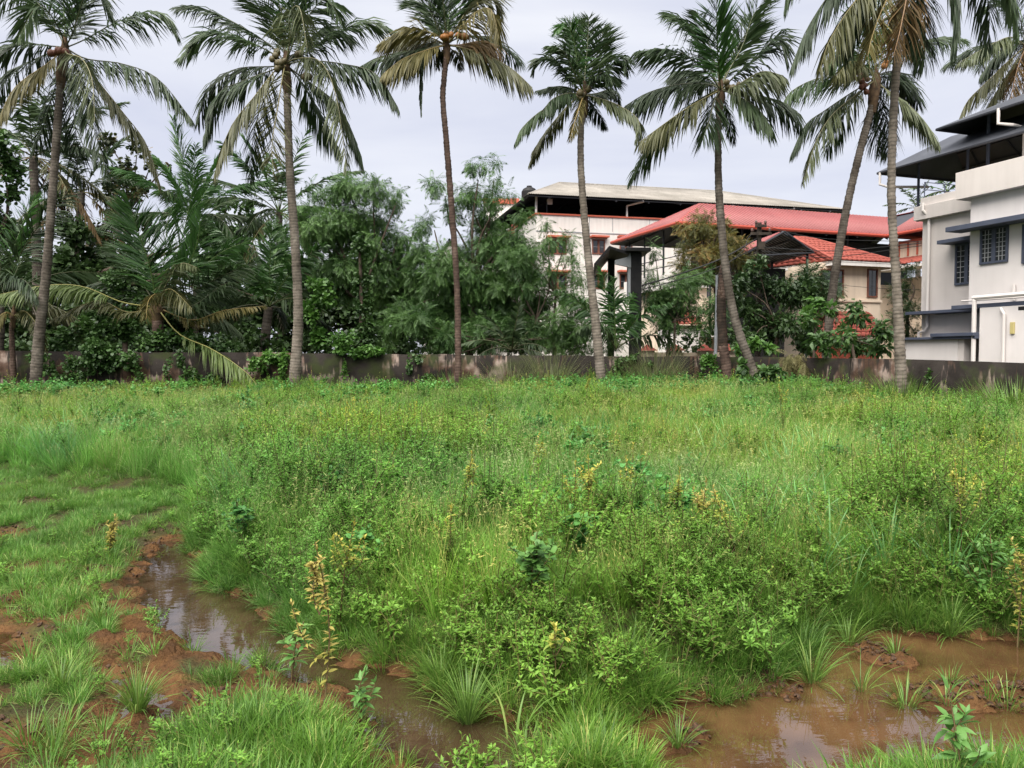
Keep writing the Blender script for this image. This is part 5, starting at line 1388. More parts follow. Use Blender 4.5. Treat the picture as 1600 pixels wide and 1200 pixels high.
def tree(label, D, base_px, fork_px, clumps_px, kind, mtl, per, size, seed, r0=.11, name='tree', cat='tree', group=None, extra=None, hang=.25, out=.55, shell=.5, depth_r=None, tint_var=.22, trunk=True):
    """clumps_px: (px, py, rx_px, ry_px[, dz])"""
    rng = np.random.default_rng(seed)
    s = D / F_PX
    b = W(*base_px, D); base = (b[0], b[1], 0)
    t = thing(name, label, cat, base, group)
    cl = []
    for c in clumps_px:
        px, py, rx, ry = c[:4]; dz = c[4] if len(c) > 4 else rng.uniform(-.8, .8)
        p = W(px, py, D + dz); ra = (rx * s, (depth_r or (rx + ry) * .5 * s), ry * s)
        cl.append((p, ra))
    if trunk:
        f = W(*fork_px, D)
        P = smooth_path([np.array([b[0], b[1], -.1]), np.array([b[0], b[1], 0]) * .5 + f * .5 + np.array([rng.normal(0, .1), 0, 0]), f], 12)
        v, q, _ = tube_np(P, np.linspace(r0 * 1.25, r0 * .75, 12), 8)
        np_mesh('trunk', v, quads=q, mats=M_BARK, parent=t, base=base, smooth=True)
        limbs(t, base, b, f, [p + (np.array(f) - p) * .1 for p, _ in cl], r0, rng)
    # break every clump into smaller tufts so the outline stays ragged
    sub = []
    for p, ra in cl:
        k = max(3, int(5 * (ra[0] * ra[2]) / (.8 * .8)))
        k = min(k, 14)
        for _ in range(k):
            d = rng.normal(size=3); d /= np.linalg.norm(d); q = rng.uniform(.25, 1.0)
            rr = np.array(ra) * rng.uniform(.36, .62)
            sub.append((p + d * np.array(ra) * q * .8, rr))
    crown(t, base, sub, kind, mtl, per, size, rng, out=out, hang=hang, shell=shell, tint_var=tint_var)
    return t, base, rng

# --- feathery trees behind the middle of the wall
tree('feathery tree with a tall rounded crown left of the slender dark palm', 30, (566, 545), (568, 470), [
     (500, 300, 26, 26), (548, 290, 38, 30), (585, 300, 34, 26), (608, 330, 26, 28), (560, 350, 60, 38), (500, 360, 40, 40), (520, 415, 48, 36), (590, 400, 40, 42), (480, 330, 24, 24), (455, 360, 26, 30), (440, 410, 30, 36), (560, 440, 50, 40), (625, 300, 10, 12), (628, 360, 14, 20), (640, 400, 26, 30), (620, 450, 34, 40), (655, 350, 10, 14)],
     'feather', 'feather', 210, .36, 41, .14, hang=.5, out=.5)
tree('tallest feathery tree with thin open top right of the slender dark palm', 29, (730, 548), (742, 450), [
     (690, 290, 30, 18), (748, 262, 24, 22), (775, 262, 10, 26), (735, 310, 40, 26), (780, 310, 26, 24), (768, 345, 40, 24), (700, 330, 20, 20), (760, 385, 60, 36), (690, 420, 46, 40), (745, 440, 70, 40), (800, 420, 40, 50), (650, 440, 30, 40), (660, 390, 26, 30), (672, 350, 20, 22), (640, 480, 34, 36), (800, 370, 26, 24), (812, 335, 18, 20), (818, 400, 24, 28), (790, 480, 50, 36), (700, 490, 60, 34)],
     'feather', 'feather', 200, .36, 42, .13, hang=.5, out=.5)
tree('thin feathery sapling in front of the white building', 28, (868, 550), (868, 460), [
     (852, 352, 14, 16), (884, 372, 12, 16), (858, 390, 26, 22), (892, 395, 20, 22), (845, 430, 26, 34), (820, 400, 20, 26), (825, 460, 26, 30), (910, 480, 26, 24), (880, 450, 28, 26), (905, 440, 18, 26), (850, 480, 34, 28), (890, 500, 30, 26)],
     'feather', 'feather', 190, .34, 43, .06, hang=.5, out=.5)
tree('low feathery tree right of the black gateway column', 28, (1035, 552), (1048, 490), [
     (1022, 392, 10, 14), (1060, 450, 40, 24), (1020, 470, 26, 24), (1090, 440, 30, 26), (1110, 490, 30, 30), (1060, 490, 46, 22), (1010, 440, 18, 24), (1035, 500, 30, 16)],
     'feather', 'feather', 230, .34, 44, .06, hang=.45, out=.5)
tree('dark feathery thicket low behind the wall in the middle', 27, (770, 552), (770, 530), [
     (640, 500, 40, 34), (690, 520, 40, 26), (760, 510, 50, 30), (820, 515, 40, 30), (860, 525, 34, 24), (600, 520, 26, 26), (720, 530, 40, 20), (900, 525, 26, 20)],
     'feather', 'feather', 330, .30, 45, .05, 'shrub', 'shrub', hang=.3)
tree('olive gold tree in front of the long red roof', 31, (1120, 548), (1118, 450), [
     (1100, 335, 14, 14), (1128, 345, 14, 12), (1090, 358, 34, 16), (1130, 370, 30, 18), (1075, 390, 30, 22), (1120, 400, 44, 24), (1160, 380, 26, 22), (1060, 415, 26, 16), (1100, 430, 44, 18), (1165, 415, 26, 24), (1150, 445, 30, 18)],
     'feather', 'olive', 480, .27, 46, .10, hang=.2, out=.6)
tree('thick undergrowth close behind the left half of the wall', 29, (300, 552), (300, 545), [(x_, 536 + 6 * ((x_ // 30) % 2), 34, 16) for x_ in range(0, 660, 30)],
     'round', 'dark', 150, .20, 58, .05, 'shrub', 'shrub', trunk=False)
tree('thick undergrowth close behind the wall between the slender palm and the gateway', 29, (800, 552), (800, 545), [(x_, 538 + 5 * ((x_ // 30) % 2), 34, 15) for x_ in range(650, 980, 30)],
     'feather', 'feather', 220, .28, 59, .05, 'shrub', 'shrub', trunk=False)
tree('feathery saplings crowding the foot of the white building', 27.6, (835, 552), (838, 500), [(815, 440, 26, 28), (840, 440, 26, 26), (800, 410, 20, 24), (835, 480, 34, 30), (880, 475, 26, 24), (870, 505, 30, 26), (805, 500, 28, 30), (905, 515, 24, 20), (780, 450, 20, 26), (930, 500, 14, 24), (860, 420, 14, 18)],
     'feather', 'feather', 230, .33, 73, .06, hang=.45, out=.5)
tree('dense feathery sapling between the gateway and the olive gold tree', 27.4, (1050, 552), (1055, 500), [(1030, 480, 22, 22), (1060, 470, 26, 22), (1085, 480, 24, 24), (1045, 510, 26, 14), (1085, 510, 22, 14), (1120, 470, 18, 26)],
     'feather', 'feather', 260, .32, 74, .05, hang=.4, out=.5)
# --- broadleaf trees
tree('broadleaf tree with rusty young growth standing against the sky on the left', 40, (205, 540), (200, 330), [
     (175, 225, 20, 20), (215, 232, 18, 16), (190, 265, 28, 18), (235, 262, 12, 14), (165, 290, 20, 22), (215, 300, 26, 20), (185, 340, 30, 26), (225, 345, 16, 18), (160, 380, 30, 30), (210, 390, 28, 26), (262, 258, 4, 5)],
     'round', 'brownish', 150, .24, 47, .14)
tree('bright broadleaf tree cut by the left edge', 30, (-30, 545), (-25, 400), [(-10, 225, 34, 26), (12, 260, 30, 30), (-25, 300, 40, 36), (15, 305, 20, 22), (-10, 350, 30, 30)],
     'round', 'mid', 260, .17, 48, .14)
tree('pale green tree top behind the spear-leaved palm', 44, (370, 540), (372, 400), [(350, 320, 22, 18), (385, 330, 24, 18), (365, 360, 30, 20), (400, 365, 22, 22), (340, 370, 20, 20), (372, 400, 34, 22)],
     'round', 'mid', 150, .22, 49, .14)
tree('dark tree mass filling the gap behind the left palms', 36, (120, 545), (120, 440), [
     (20, 530, 50, 30), (100, 535, 50, 24), (190, 535, 50, 24), (280, 535, 50, 24), (370, 530, 50, 28), (450, 535, 40, 24), (330, 360, 34, 30), (110, 370, 34, 34), (20, 440, 50, 40), (90, 420, 50, 40), (150, 430, 46, 44), (215, 440, 46, 40), (60, 500, 60, 40), (140, 500, 60, 40), (220, 500, 50, 40), (290, 490, 50, 40), (350, 470, 50, 44), (410, 480, 46, 44), (330, 420, 40, 40), (30, 380, 40, 30), (470, 480, 40, 50), (470, 430, 30, 40)],
     'round', 'dark', 120, .27, 50, .2)
tree('dark tree mass behind the feathery trees in the centre', 40, (600, 545), (600, 480), [
     (500, 535, 40, 24), (560, 535, 40, 24), (620, 535, 40, 24), (680, 538, 40, 20), (740, 538, 40, 20), (800, 538, 40, 20), (870, 538, 30, 20), (520, 480, 50, 50), (580, 480, 50, 40), (640, 480, 50, 46), (700, 500, 50, 40), (540, 420, 40, 40), (620, 430, 34, 34), (760, 510, 40, 30), (830, 520, 36, 24)],
     'round', 'dark', 120, .26, 51, .2)
tree('dark glossy shrub mass behind the utility pole', 27, (1215, 552), (1215, 520), [
     (1160, 480, 30, 36), (1200, 450, 34, 34), (1245, 460, 30, 40), (1170, 530, 36, 28), (1215, 510, 44, 40), (1255, 520, 36, 36), (1185, 420, 26, 22), (1150, 440, 20, 24)],
     'broad', 'dark', 420, .20, 52, .08, 'shrub', 'shrub')
tree('leafy shrub with lighter leaves spilling over the wall left of the near palm', 21.2, (1330, 560), (1330, 530), [
     (1300, 525, 34, 22), (1340, 505, 30, 22), (1370, 520, 26, 28), (1330, 540, 46, 20), (1290, 545, 26, 16), (1375, 545, 24, 18), (1335, 480, 14, 14), (1265, 500, 14, 14)],
     'broad', 'mid', 420, .20, 53, .05, 'shrub', 'shrub')
tree('bright papaya-like sapling beside the leaning palm', 23.5, (1275, 560), (1274, 500), [(1255, 488, 16, 8), (1280, 472, 16, 10), (1300, 482, 12, 8), (1265, 505, 14, 8)],
     'broad', 'bright', 420, .24, 54, .04, 'sapling', 'tree')
tree('dark conical conifer between the cream house and the grey house', 30, (1418, 550), (1418, 480), [(1420, 430, 18, 18), (1410, 460, 24, 24), (1425, 490, 26, 26), (1405, 510, 24, 26), (1430, 525, 24, 22)],
     'feather', 'dark', 420, .22, 55, .08, 'conifer', 'tree', hang=-.4)
tree('dark bushy palm shrub left of the cream tiled house', 29, (1268, 550), (1265, 500), [(1262, 440, 24, 20), (1240, 455, 20, 18), (1290, 455, 22, 22), (1265, 475, 30, 20), (1300, 480, 16, 16)],
     'feather', 'dark', 300, .42, 56, .07, 'shrub', 'shrub', hang=.2)
tree('low leafy shrubs around the cream porch', 28.8, (1075, 553), (1075, 540), [(1045, 540, 20, 12), (1080, 535, 16, 14), (1105, 520, 16, 20), (1085, 545, 14, 8)],
     'round', 'mid', 300, .13, 57, .03, 'shrub', 'shrub', trunk=False)

# --- creepers and plants on the wall
def creeper(label, D, clumps, kind, mtl, per, size, seed, name='creeper', cat='creeper', stem=None, **kw):
    rng = np.random.default_rng(seed); s = D / F_PX
    b = W(clumps[0][0], 600, D); base = (b[0], b[1], 0)
    t = thing(name, label, cat, base)
    cl = [(W(c[0], c[1], D + rng.uniform(-.08, .08)), (c[2] * s, min(.35, c[2] * s), c[3] * s)) for c in clumps]
    if stem:
        P = smooth_path([W(x, y, D) for x, y in stem], 10); v, q, _ = tube_np(P, np.linspace(.10, .05, 10), 7); np_mesh('stem', v, quads=q, mats=M_BARK, parent=t, base=base)
    sub = []
    for p, ra in cl:
        for _ in range(5):
            d = rng.normal(size=3); d /= np.linalg.norm(d); sub.append((p + d * np.array(ra) * .6, np.array(ra) * rng.uniform(.4, .6)))
    crown(t, base, sub, kind, mtl, per, size, rng, name='leaves', **kw)
    return t
creeper('green creeper climbing a tree trunk behind the middle of the wall', 27.3, [(563, 390, 14, 24), (566, 430, 14, 26), (562, 470, 16, 26), (564, 505, 20, 24), (568, 535, 22, 18)], 'round', 'mid', 900, .12, 61, stem=[(568, 556), (565, 480), (562, 380)])
creeper('bright creeper mound sitting on top of the wall', 24.2, [(540, 530, 22, 14), (530, 545, 18, 10), (560, 548, 24, 10), (585, 546, 14, 8), (538, 580, 4, 22)], 'round', 'bright', 900, .10, 62)
creeper('dark green creeper hanging over the wall at the left', 24.6, [(130, 570, 30, 22), (165, 560, 26, 20), (200, 565, 20, 22), (150, 545, 30, 14), (110, 590, 20, 14), (218, 580, 6, 24)], 'round', 'mid', 800, .11, 63)
creeper('creeper arch over the wall left of the pale trunked palm', 24.3, [(403, 570, 14, 18), (435, 560, 16, 14), (440, 580, 8, 18), (415, 558, 18, 8)], 'round', 'bright', 800, .10, 64)
creeper('climber massed on the tree left of the big young palm', 25.9, [(185, 440, 26, 24), (205, 475, 26, 28), (165, 468, 26, 22), (215, 430, 16, 18), (190, 510, 30, 24), (150, 500, 24, 22)], 'round', 'mid', 1000, .11, 65, stem=[(196, 556), (194, 500), (192, 450)])
creeper('shrubby growth under the big young palm', 25.5, [(190, 520, 40, 22), (240, 530, 30, 22), (140, 520, 34, 22), (290, 535, 34, 16), (100, 530, 26, 18), (340, 540, 30, 12)], 'round', 'mid', 700, .13, 66, 'shrub', 'shrub')
creeper('shrub of bright leaves behind the pale trunked palm', 26, [(495, 445, 18, 16), (510, 465, 20, 16), (485, 490, 16, 22), (505, 520, 22, 22)], 'round', 'bright', 600, .14, 67, 'shrub', 'shrub')
creeper('creeper pillar hanging down the wall left of the blackened trunk', 22.3, [(1098, 565, 8, 12), (1110, 575, 10, 20), (1095, 590, 6, 14), (1118, 595, 8, 16), (1108, 558, 10, 6)], 'round', 'bright', 900, .10, 68)
creeper('broad-leaved plants at the foot of the kinked palm', 20.4, [(1205, 585, 24, 12), (1180, 600, 16, 12), (1225, 598, 20, 12), (1160, 578, 8, 16)], 'round', 'mid', 500, .17, 69, 'shrub', 'shrub')
creeper('ragged creeper patch on the wall beside the far left palm', 24.7, [(75, 575, 10, 16), (60, 560, 14, 8), (90, 590, 10, 10)], 'round', 'mid', 700, .10, 75)
creeper('thin creeper strands on the wall under the drooping frond', 24.5, [(280, 565, 8, 16), (300, 585, 14, 10), (330, 590, 14, 8), (262, 575, 6, 20)], 'round', 'mid', 700, .10, 76)
creeper('small creeper tuft on the wall left of the slender palm', 24.1, [(650, 560, 12, 8), (640, 580, 6, 14), (672, 590, 12, 8)], 'round', 'mid', 700, .10, 77)
creeper('trailing creeper on the wall under the black gateway column', 23.1, [(985, 562, 14, 8), (965, 570, 8, 14), (1010, 568, 10, 10)], 'round', 'mid', 700, .10, 78)
creeper('creeper trailing down the wall right of the nearest palm', 17.6, [(1455, 572, 12, 6), (1450, 590, 5, 14), (1470, 585, 5, 12)], 'round', 'mid', 700, .08, 79)
creeper('dark climber on the wall between the two crossing trunks', 22.0, [(1165, 570, 12, 18), (1160, 590, 12, 18), (1175, 585, 10, 20)], 'round', 'dark', 700, .11, 70)
creeper('bright leafy plants behind the wall right of the kinked palm', 24, [(1180, 538, 16, 10), (1200, 545, 14, 8), (1160, 545, 12, 8)], 'broad', 'bright', 500, .22, 71, 'shrub', 'shrub')
creeper('dry hanging thatch of dead fronds on the wall left of the leafy shrub', 21.0, [(1240, 560, 16, 12), (1228, 575, 8, 14), (1255, 575, 10, 14)], 'feather', 'strawgrass', 500, .30, 72, 'dead_fronds', 'fronds', hang=1.4)
# ------------------------------------------------------------------ the field: grasses and weeds
VM = {
    'grass': leafmat('meadow grass blade', (.078, .168, .024), (.178, .33, .058), (.30, .39, .11), trans=.48, rough=.5, spec=.3, inst=True),
    'short': leafmat('short lawn grass blade', (.052, .112, .017), (.122, .230, .037), (.22, .29, .07), trans=.48, rough=.5, spec=.3, inst=True),
    'blue': leafmat('bluish coarse grass blade', (.055, .14, .036), (.120, .25, .080), (.26, .37, .17), trans=.45, rough=.45, spec=.35, inst=True),
    'weed': leafmat('weed leaf', (.070, .150, .021), (.172, .305, .050), (.42, .41, .085), trans=.48, rough=.5, spec=.3, inst=True),
    'teal': leafmat('broad bluish leaf', (.042, .125, .028), (.105, .25, .060), (.16, .33, .09), trans=.45, rough=.45, spec=.35, inst=True),
    'straw': leafmat('seed stalk', (.12, .16, .045), (.22, .24, .08), (.28, .26, .10), trans=.25, rough=.6, spec=.2, inst=True),
    'stem': leafmat('reddish weed stem', (.070, .070, .024), (.12, .115, .035), trans=.1, rough=.6, spec=.2, inst=True),
}
PROTO = bpy.data.collections.new('plant prototypes')      # never linked to the scene: only read by the scatter nodes

def blades(rng, n, h, w, spread, lean, curl, r0=.02, nseg=4, tint=(.25, .25)):
    """a tuft: returns V, tris, quads, tint"""
    az = rng.uniform(0, 2 * math.pi, n); ln = h * rng.uniform(.55, 1.1, n); le = np.abs(rng.normal(lean, spread, n)); cu = np.abs(rng.normal(curl, .35, n))
    base = np.stack([np.cos(az), np.sin(az), np.zeros(n)], 1) * (r0 * np.sqrt(rng.uniform(0, 1, n)))[:, None]
    hd = np.stack([np.cos(az), np.sin(az), np.zeros(n)], 1); sd = np.stack([-np.sin(az + rng.normal(0, .6, n)), np.cos(az), np.zeros(n)], 1)
    sd /= np.linalg.norm(sd, axis=1)[:, None]
    wd = w * rng.uniform(.7, 1.25, n)
    ang = le.copy(); p = base.copy(); rows = []
    for k in range(nseg + 1):
        f = k / nseg; ww = wd * (1 - f ** 2.2) * (.75 + .5 * min(f * 2, 1))
        if k < nseg: rows.append(p - sd * ww[:, None] * .5); rows.append(p + sd * ww[:, None] * .5)
        else: rows.append(p)
        p = p + (hd * np.sin(ang)[:, None] + np.array([0, 0, 1.0]) * np.cos(ang)[:, None]) * (ln / nseg)[:, None]
        ang = np.minimum(ang + cu / nseg * (.5 + f * 1.3), 2.6)
    V = np.stack(rows, 1); m = V.shape[1]
    i = np.arange(n)[:, None] * m
    q = np.concatenate([i + np.array([[2 * k, 2 * k + 1, 2 * k + 3, 2 * k + 2]]) for k in range(nseg - 1)])
    tr = i + np.array([[2 * nseg - 2, 2 * nseg - 1, 2 * nseg]])
    tn = np.repeat(np.clip(rng.normal(tint[0], tint[1], n), 0, 1), m)
    return V.reshape(-1, 3), tr, q, tn

def merge(parts):
    """parts: (V, tris, quads, tint, material index)"""
    V = []; T = []; Q = []; tn = []; mt = []; mq = []; o = 0
    for v, t, q, n, m in parts:
        V.append(v); tn.append(n)
        if t is not None and len(t): T.append(t + o); mt += [m] * len(t)
        if q is not None and len(q): Q.append(q + o); mq += [m] * len(q)
        o += len(v)
    return np.concatenate(V), np.concatenate(T) if T else None, np.concatenate(Q) if Q else None, np.concatenate(tn), mt + mq

def proto(name, parts, mats, coll):
    V, T, Q, tn, mi = merge(parts)
    o = np_mesh(name, V, tris=T, quads=Q, mats=mats, attrs={'tint': ('FLOAT', 'POINT', tn.astype(np.float32))}, midx=mi, link=False)
    coll.objects.link(o); return o

def weed_parts(rng, h, nbr, leaf, kind='broad', yellow=0.0, dens=46, bush=.5, tip=.12):
    """upright leafy weed: a stem, side shoots, whorls of leaves; tips may turn yellow"""
    parts = []; lp = []; ld = []; ls = []; lt = []
    lean = rng.normal(0, .12, 2)
    def shoot(a, b, r, n, ymax):
        P = smooth_path([a, (a + b) / 2 + rng.normal(0, .02, 3), b], 6)
        v, q, _ = tube_np(P, np.linspace(r, r * .4, 6), 3)
        parts.append((v, None, q, np.full(len(v), .4), 1))
        tt = rng.uniform(.12, 1.0, n); pos = np.stack([np.interp(tt, np.linspace(0, 1, 6), P[:, i]) for i in range(3)], 1)
        az = np.arange(n) * 2.4 + rng.normal(0, .4, n); el = rng.normal(.35, .3, n) - .3 * (1 - tt) + .6 * (tt > .9)
        lp.append(pos); ld.append(np.stack([np.cos(az) * np.cos(el), np.sin(az) * np.cos(el), np.sin(el)], 1))
        ls.append(leaf * rng.uniform(.6, 1.2, n) * (1.1 - .55 * tt)); zr = pos[:, 2] / h
        y = np.clip((zr - (1 - ymax)) / max(ymax, 1e-3), 0, 1) ** .5 if ymax > 0 else np.zeros(n)
        lt.append(np.clip(rng.normal(.36, .12, n) + tip * np.maximum(tt - .6, 0) + y * .62, 0, 1))
    top = np.array([lean[0] * h, lean[1] * h, h])
    shoot(np.zeros(3), top, .006, dens, yellow)
    for k in range(nbr):
        f = rng.uniform(.15, .75); a = top * f; az = rng.uniform(0, 6.28); l = h * rng.uniform(.3, .55) * (1.15 - f)
        b = a + np.array([math.cos(az) * l * bush, math.sin(az) * l * bush, l])
        shoot(a, b, .004, int(dens * .5), yellow)
    v, t, k = place_leaves(kind, np.concatenate(lp), np.concatenate(ld), np.concatenate(ls), rng.uniform(-.5, .5, sum(map(len, lp))))
    parts.append((v, t, None, np.repeat(np.concatenate(lt), k), 0))
    return parts

def make_coll(name, makers):
    c = bpy.data.collections.new(name)
    for i, (parts, mats) in enumerate(makers): proto('%s_%02d' % (name, i), parts, mats, c)
    return c
R = lambda s: np.random.default_rng(s)
def grass_parts(s, n, h, w, spread, lean, curl, r0, tint, mi=0, nseg=4):
    v, t, q, tn = blades(R(s), n, h, w, spread, lean, curl, r0, nseg, tint); return (v, t, q, tn, mi)
def stalks(s, n, h, mi=1):
    """thin flowering stalks with small heads"""
    rng = R(s); ps = []
    for _ in range(n):
        az = rng.uniform(0, 6.28); le = abs(rng.normal(.18, .12)); hh_ = h * rng.uniform(.7, 1.1); d = np.array([math.cos(az) * math.sin(le), math.sin(az) * math.sin(le), math.cos(le)])
        b = np.array([rng.normal(0, .03), rng.normal(0, .03), 0]); P = smooth_path([b, b + d * hh_ * .55, b + d * hh_ + np.array([d[0], d[1], -.2]) * .12], 6)
        v, q, _ = tube_np(P, np.linspace(.0022, .0012, 6), 3); ps.append((v, None, q, np.full(len(v), rng.uniform(.2, .6)), mi))
        for k in range(6):
            a = P[-1] - (P[-1] - P[-2]) * rng.uniform(0, .9); l = rng.uniform(.008, .022); e = a + rng.normal(0, 1, 3) * l
            sdv = np.array([.003, .001, .002]); ps.append((np.array([a - sdv, a + sdv, e]), np.array([[0, 1, 2]]), None, np.full(3, rng.uniform(.3, 1)), mi))
    return ps
C_TALL = make_coll('tall_grass', [([grass_parts(100 + k, 34, .50, .0048, .18, .22, .7, .05, (.30, .22)), grass_parts(120 + k, 5, .46, .0042, .3, .5, 1.0, .05, (.6, .3), 1)] + (stalks(150 + k, 3, .62) if k % 2 else []), [VM['grass'], VM['straw']]) for k in range(6)])
C_FINE = make_coll('fine_grass', [([grass_parts(200 + k, 60, .42, .0032, .25, .3, 1.0, .06, (.36, .24))] + (stalks(250 + k, 5, .52) if k % 2 == 0 else []), [VM['grass'], VM['straw']]) for k in range(5)])
C_SHORT = make_coll('short_grass', [([grass_parts(300 + k, 42, .15, .0040, .32, .5, .9, .06, (.30, .24), nseg=3), grass_parts(320 + k, 9, .12, .0040, .4, .8, .8, .06, (.6, .3), 1, 3)], [VM['short'], VM['straw']]) for k in range(5)])
C_BLUE = make_coll('coarse_grass', [([grass_parts(400 + k, 20, .62, .010, .2, .28, 1.3, .05, (.35, .24), nseg=5)], [VM['blue']]) for k in range(5)])
C_ROSETTE = make_coll('rosette_grass', [([grass_parts(500 + k, 40, .22, .0050, .25, .75, .55, .015, (.38, .22), nseg=4)], [VM['short']]) for k in range(4)])
C_BANK = make_coll('bank_grass_tuft', [([grass_parts(800 + k, 40, .15 + .03 * k, .0036 + .0004 * (k % 3), .32, .5, 1.0, .06, (.26 + .04 * (k % 3), .24), nseg=4), grass_parts(830 + k, 8, .14, .0038, .4, .9, .8, .06, (.5, .3), 1, 3)], [VM['short'], VM['straw']]) for k in range(6)])
C_WEED = make_coll('leafy_weed', [(weed_parts(R(600 + k), .58 + .04 * k, 6, .043, 'lance', .26 if k == 5 else 0, 66, .75), [VM['weed'], VM['stem']]) for k in range(6)])
C_LOW = make_coll('low_weed', [(weed_parts(R(650 + k), .30, 6, .036, 'lance', 0, 44, 1.1), [VM['weed'], VM['stem']]) for k in range(4)])
C_BROAD = make_coll('broad_weed', [(weed_parts(R(700 + k), .45, 6, .062, 'round', 0, 34, 1.0), [VM['teal'], VM['stem']]) for k in range(4)])

def scatter_group(coll):
    ng = bpy.data.node_groups.new('scatter ' + coll.name, 'GeometryNodeTree')
    ng.interface.new_socket('Geometry', in_out='INPUT', socket_type='NodeSocketGeometry'); ng.interface.new_socket('Geometry', in_out='OUTPUT', socket_type='NodeSocketGeometry')
    n = ng.nodes; gi = n.new('NodeGroupInput'); go = n.new('NodeGroupOutput')
    ci = n.new('GeometryNodeCollectionInfo'); ci.inputs['Collection'].default_value = coll; ci.inputs['Separate Children'].default_value = True; ci.inputs['Reset Children'].default_value = True
    iop = n.new('GeometryNodeInstanceOnPoints'); iop.inputs['Pick Instance'].default_value = True
    def na(name, ty):
        a = n.new('GeometryNodeInputNamedAttribute'); a.data_type = ty; a.inputs['Name'].default_value = name; return a
    ra, sa, ia = na('rot', 'FLOAT_VECTOR'), na('scl', 'FLOAT_VECTOR'), na('pick', 'INT')
    L = ng.links.new
    L(gi.outputs[0], iop.inputs['Points']); L(ci.outputs[0], iop.inputs['Instance']); L(ia.outputs['Attribute'], iop.inputs['Instance Index'])
    L(ra.outputs['Attribute'], iop.inputs['Rotation']); L(sa.outputs['Attribute'], iop.inputs['Scale']); L(iop.outputs['Instances'], go.inputs[0])
    return ng

def scatter(name, coll, P, scl, rng, hue=None, tilt=.12, label=None, cat=None, pick=None):
    m = len(P)
    if hue is None: hue = np.ones((m, 3))
    rot = np.stack([rng.normal(0, tilt, m), rng.normal(0, tilt, m), rng.uniform(0, 6.283, m)], 1)
    sc = np.asarray(scl, float)
    if sc.ndim == 1: sc = np.stack([sc * rng.uniform(.9, 1.15, m), sc * rng.uniform(.9, 1.15, m), sc], 1)
    o = np_mesh(name, P, attrs={'rot': ('FLOAT_VECTOR', 'POINT', rot.astype(np.float32)), 'scl': ('FLOAT_VECTOR', 'POINT', sc.astype(np.float32)),
                'pick': ('INT', 'POINT', (rng.integers(0, len(coll.objects), m) if pick is None else pick).astype(np.int32)), 'hue': ('FLOAT_VECTOR', 'POINT', hue.astype(np.float32))})
    md = o.modifiers.new('scatter', 'NODES'); md.node_group = scatter_group(coll)
    o['kind'] = 'stuff'
    if label: o['label'] = label
    if cat: o['category'] = cat
    return o

def sample_field(n, y0, y1, rng, power=1.0, wide=.74, pad=1.5):
    """points in the wedge of ground in view; power<2 packs them nearer"""
    u = rng.uniform(0, 1, n); y = (y0 ** power + u * (y1 ** power - y0 ** power)) ** (1 / power)
    x = rng.uniform(-1, 1, n) * (wide * y + pad)
    ok = y < wall_y(x) - .12
    return x[ok], y[ok]

def hue_var(x, y, rng, yel=1.0):
    """slow colour drift over the meadow: yellower and bluer drifts"""
    a = fbm(x + 3, y - 8, .55); b = fbm(x - 20, y + 5, 1.6); m = len(x)
    k = np.clip((a - .5) * 3.0, -1, 1) * yel; br = 1 + (b - .5) * .7 + rng.normal(0, .10, m)
    return 1.16 * np.stack([.94 * br * (1 + .20 * k), 1.02 * br * (1 + .03 * k), .95 * br * (1 - .20 * k)], 1)

rngf = R(900)
# zone weights ------------------------------------------------------
def zones(x, y):
    dw, mud, low, h = fields(x, y)
    front = 1 - sstep(-.05, .15, sdf(FRONT_CLUMP, x, y))
    right = 1 - sstep(-.05, .1, sdf(ISLANDS[2], x, y)); foot = 1 - sstep(-.05, .1, sdf(ISLANDS[4], x, y))
    return dw, mud, low, h, front, np.maximum(right, foot)
STUFF = []
# 1. tall meadow grass
x, y = sample_field(70000, 4.2, 25.5, rngf, 1.75)
dw_, mud_, low_, h_, fr_, rt_ = zones(x, y)
g = fbm(x + 40, y, .8)
keep = (dw_ > .10) & (low_ < .4) & (fr_ < .5) & (rt_ < .5) & (rngf.uniform(0, 1, len(x)) < .25 + 1.1 * g)
x, y, h_, dwk = x[keep], y[keep], h_[keep], dw_[keep]
sc = (.62 + .55 * fbm(x, y + 30, 1.1)) * (.45 + .55 * sstep(.05, .7, dwk)) * rngf.uniform(.75, 1.2, len(x)) * np.interp(y, [4, 9, 19, 23], [.8, .95, 1.0, .72]) * (.7 + .6 * fbm(x + 13, y + 2, .45))
scatter('meadow_grass', C_TALL, np.stack([x, y, h_ - .01], 1), sc, rngf, hue_var(x, y, rngf), label='tall green meadow grass covering the whole field', cat='grass')
# 2. fine wispy grass, mostly left and right of the weeds
x, y = sample_field(30000, 4.2, 25.5, rngf, 1.7)
dw_, mud_, low_, h_, fr_, rt_ = zones(x, y)
keep = (dw_ > .04) & (low_ < .7) & (fr_ < .5) & (rt_ < .5) & (rngf.uniform(0, 1, len(x)) < sstep(.36, .58, fbm(x - 11, y + 17, .7)) + .12)
x, y, h_, dwk = x[keep], y[keep], h_[keep], dw_[keep]
sc = (.6 + .5 * fbm(x, y, .9)) * (.5 + .5 * sstep(0, .6, dwk)) * rngf.uniform(.7, 1.25, len(x))
scatter('fine_grass', C_FINE, np.stack([x, y, h_ - .01], 1), sc, rngf, hue_var(x, y, rngf, 1.3) * np.array([1.08, 1.03, .95]), label='fine wispy yellow green grass drifts in the field', cat='grass')
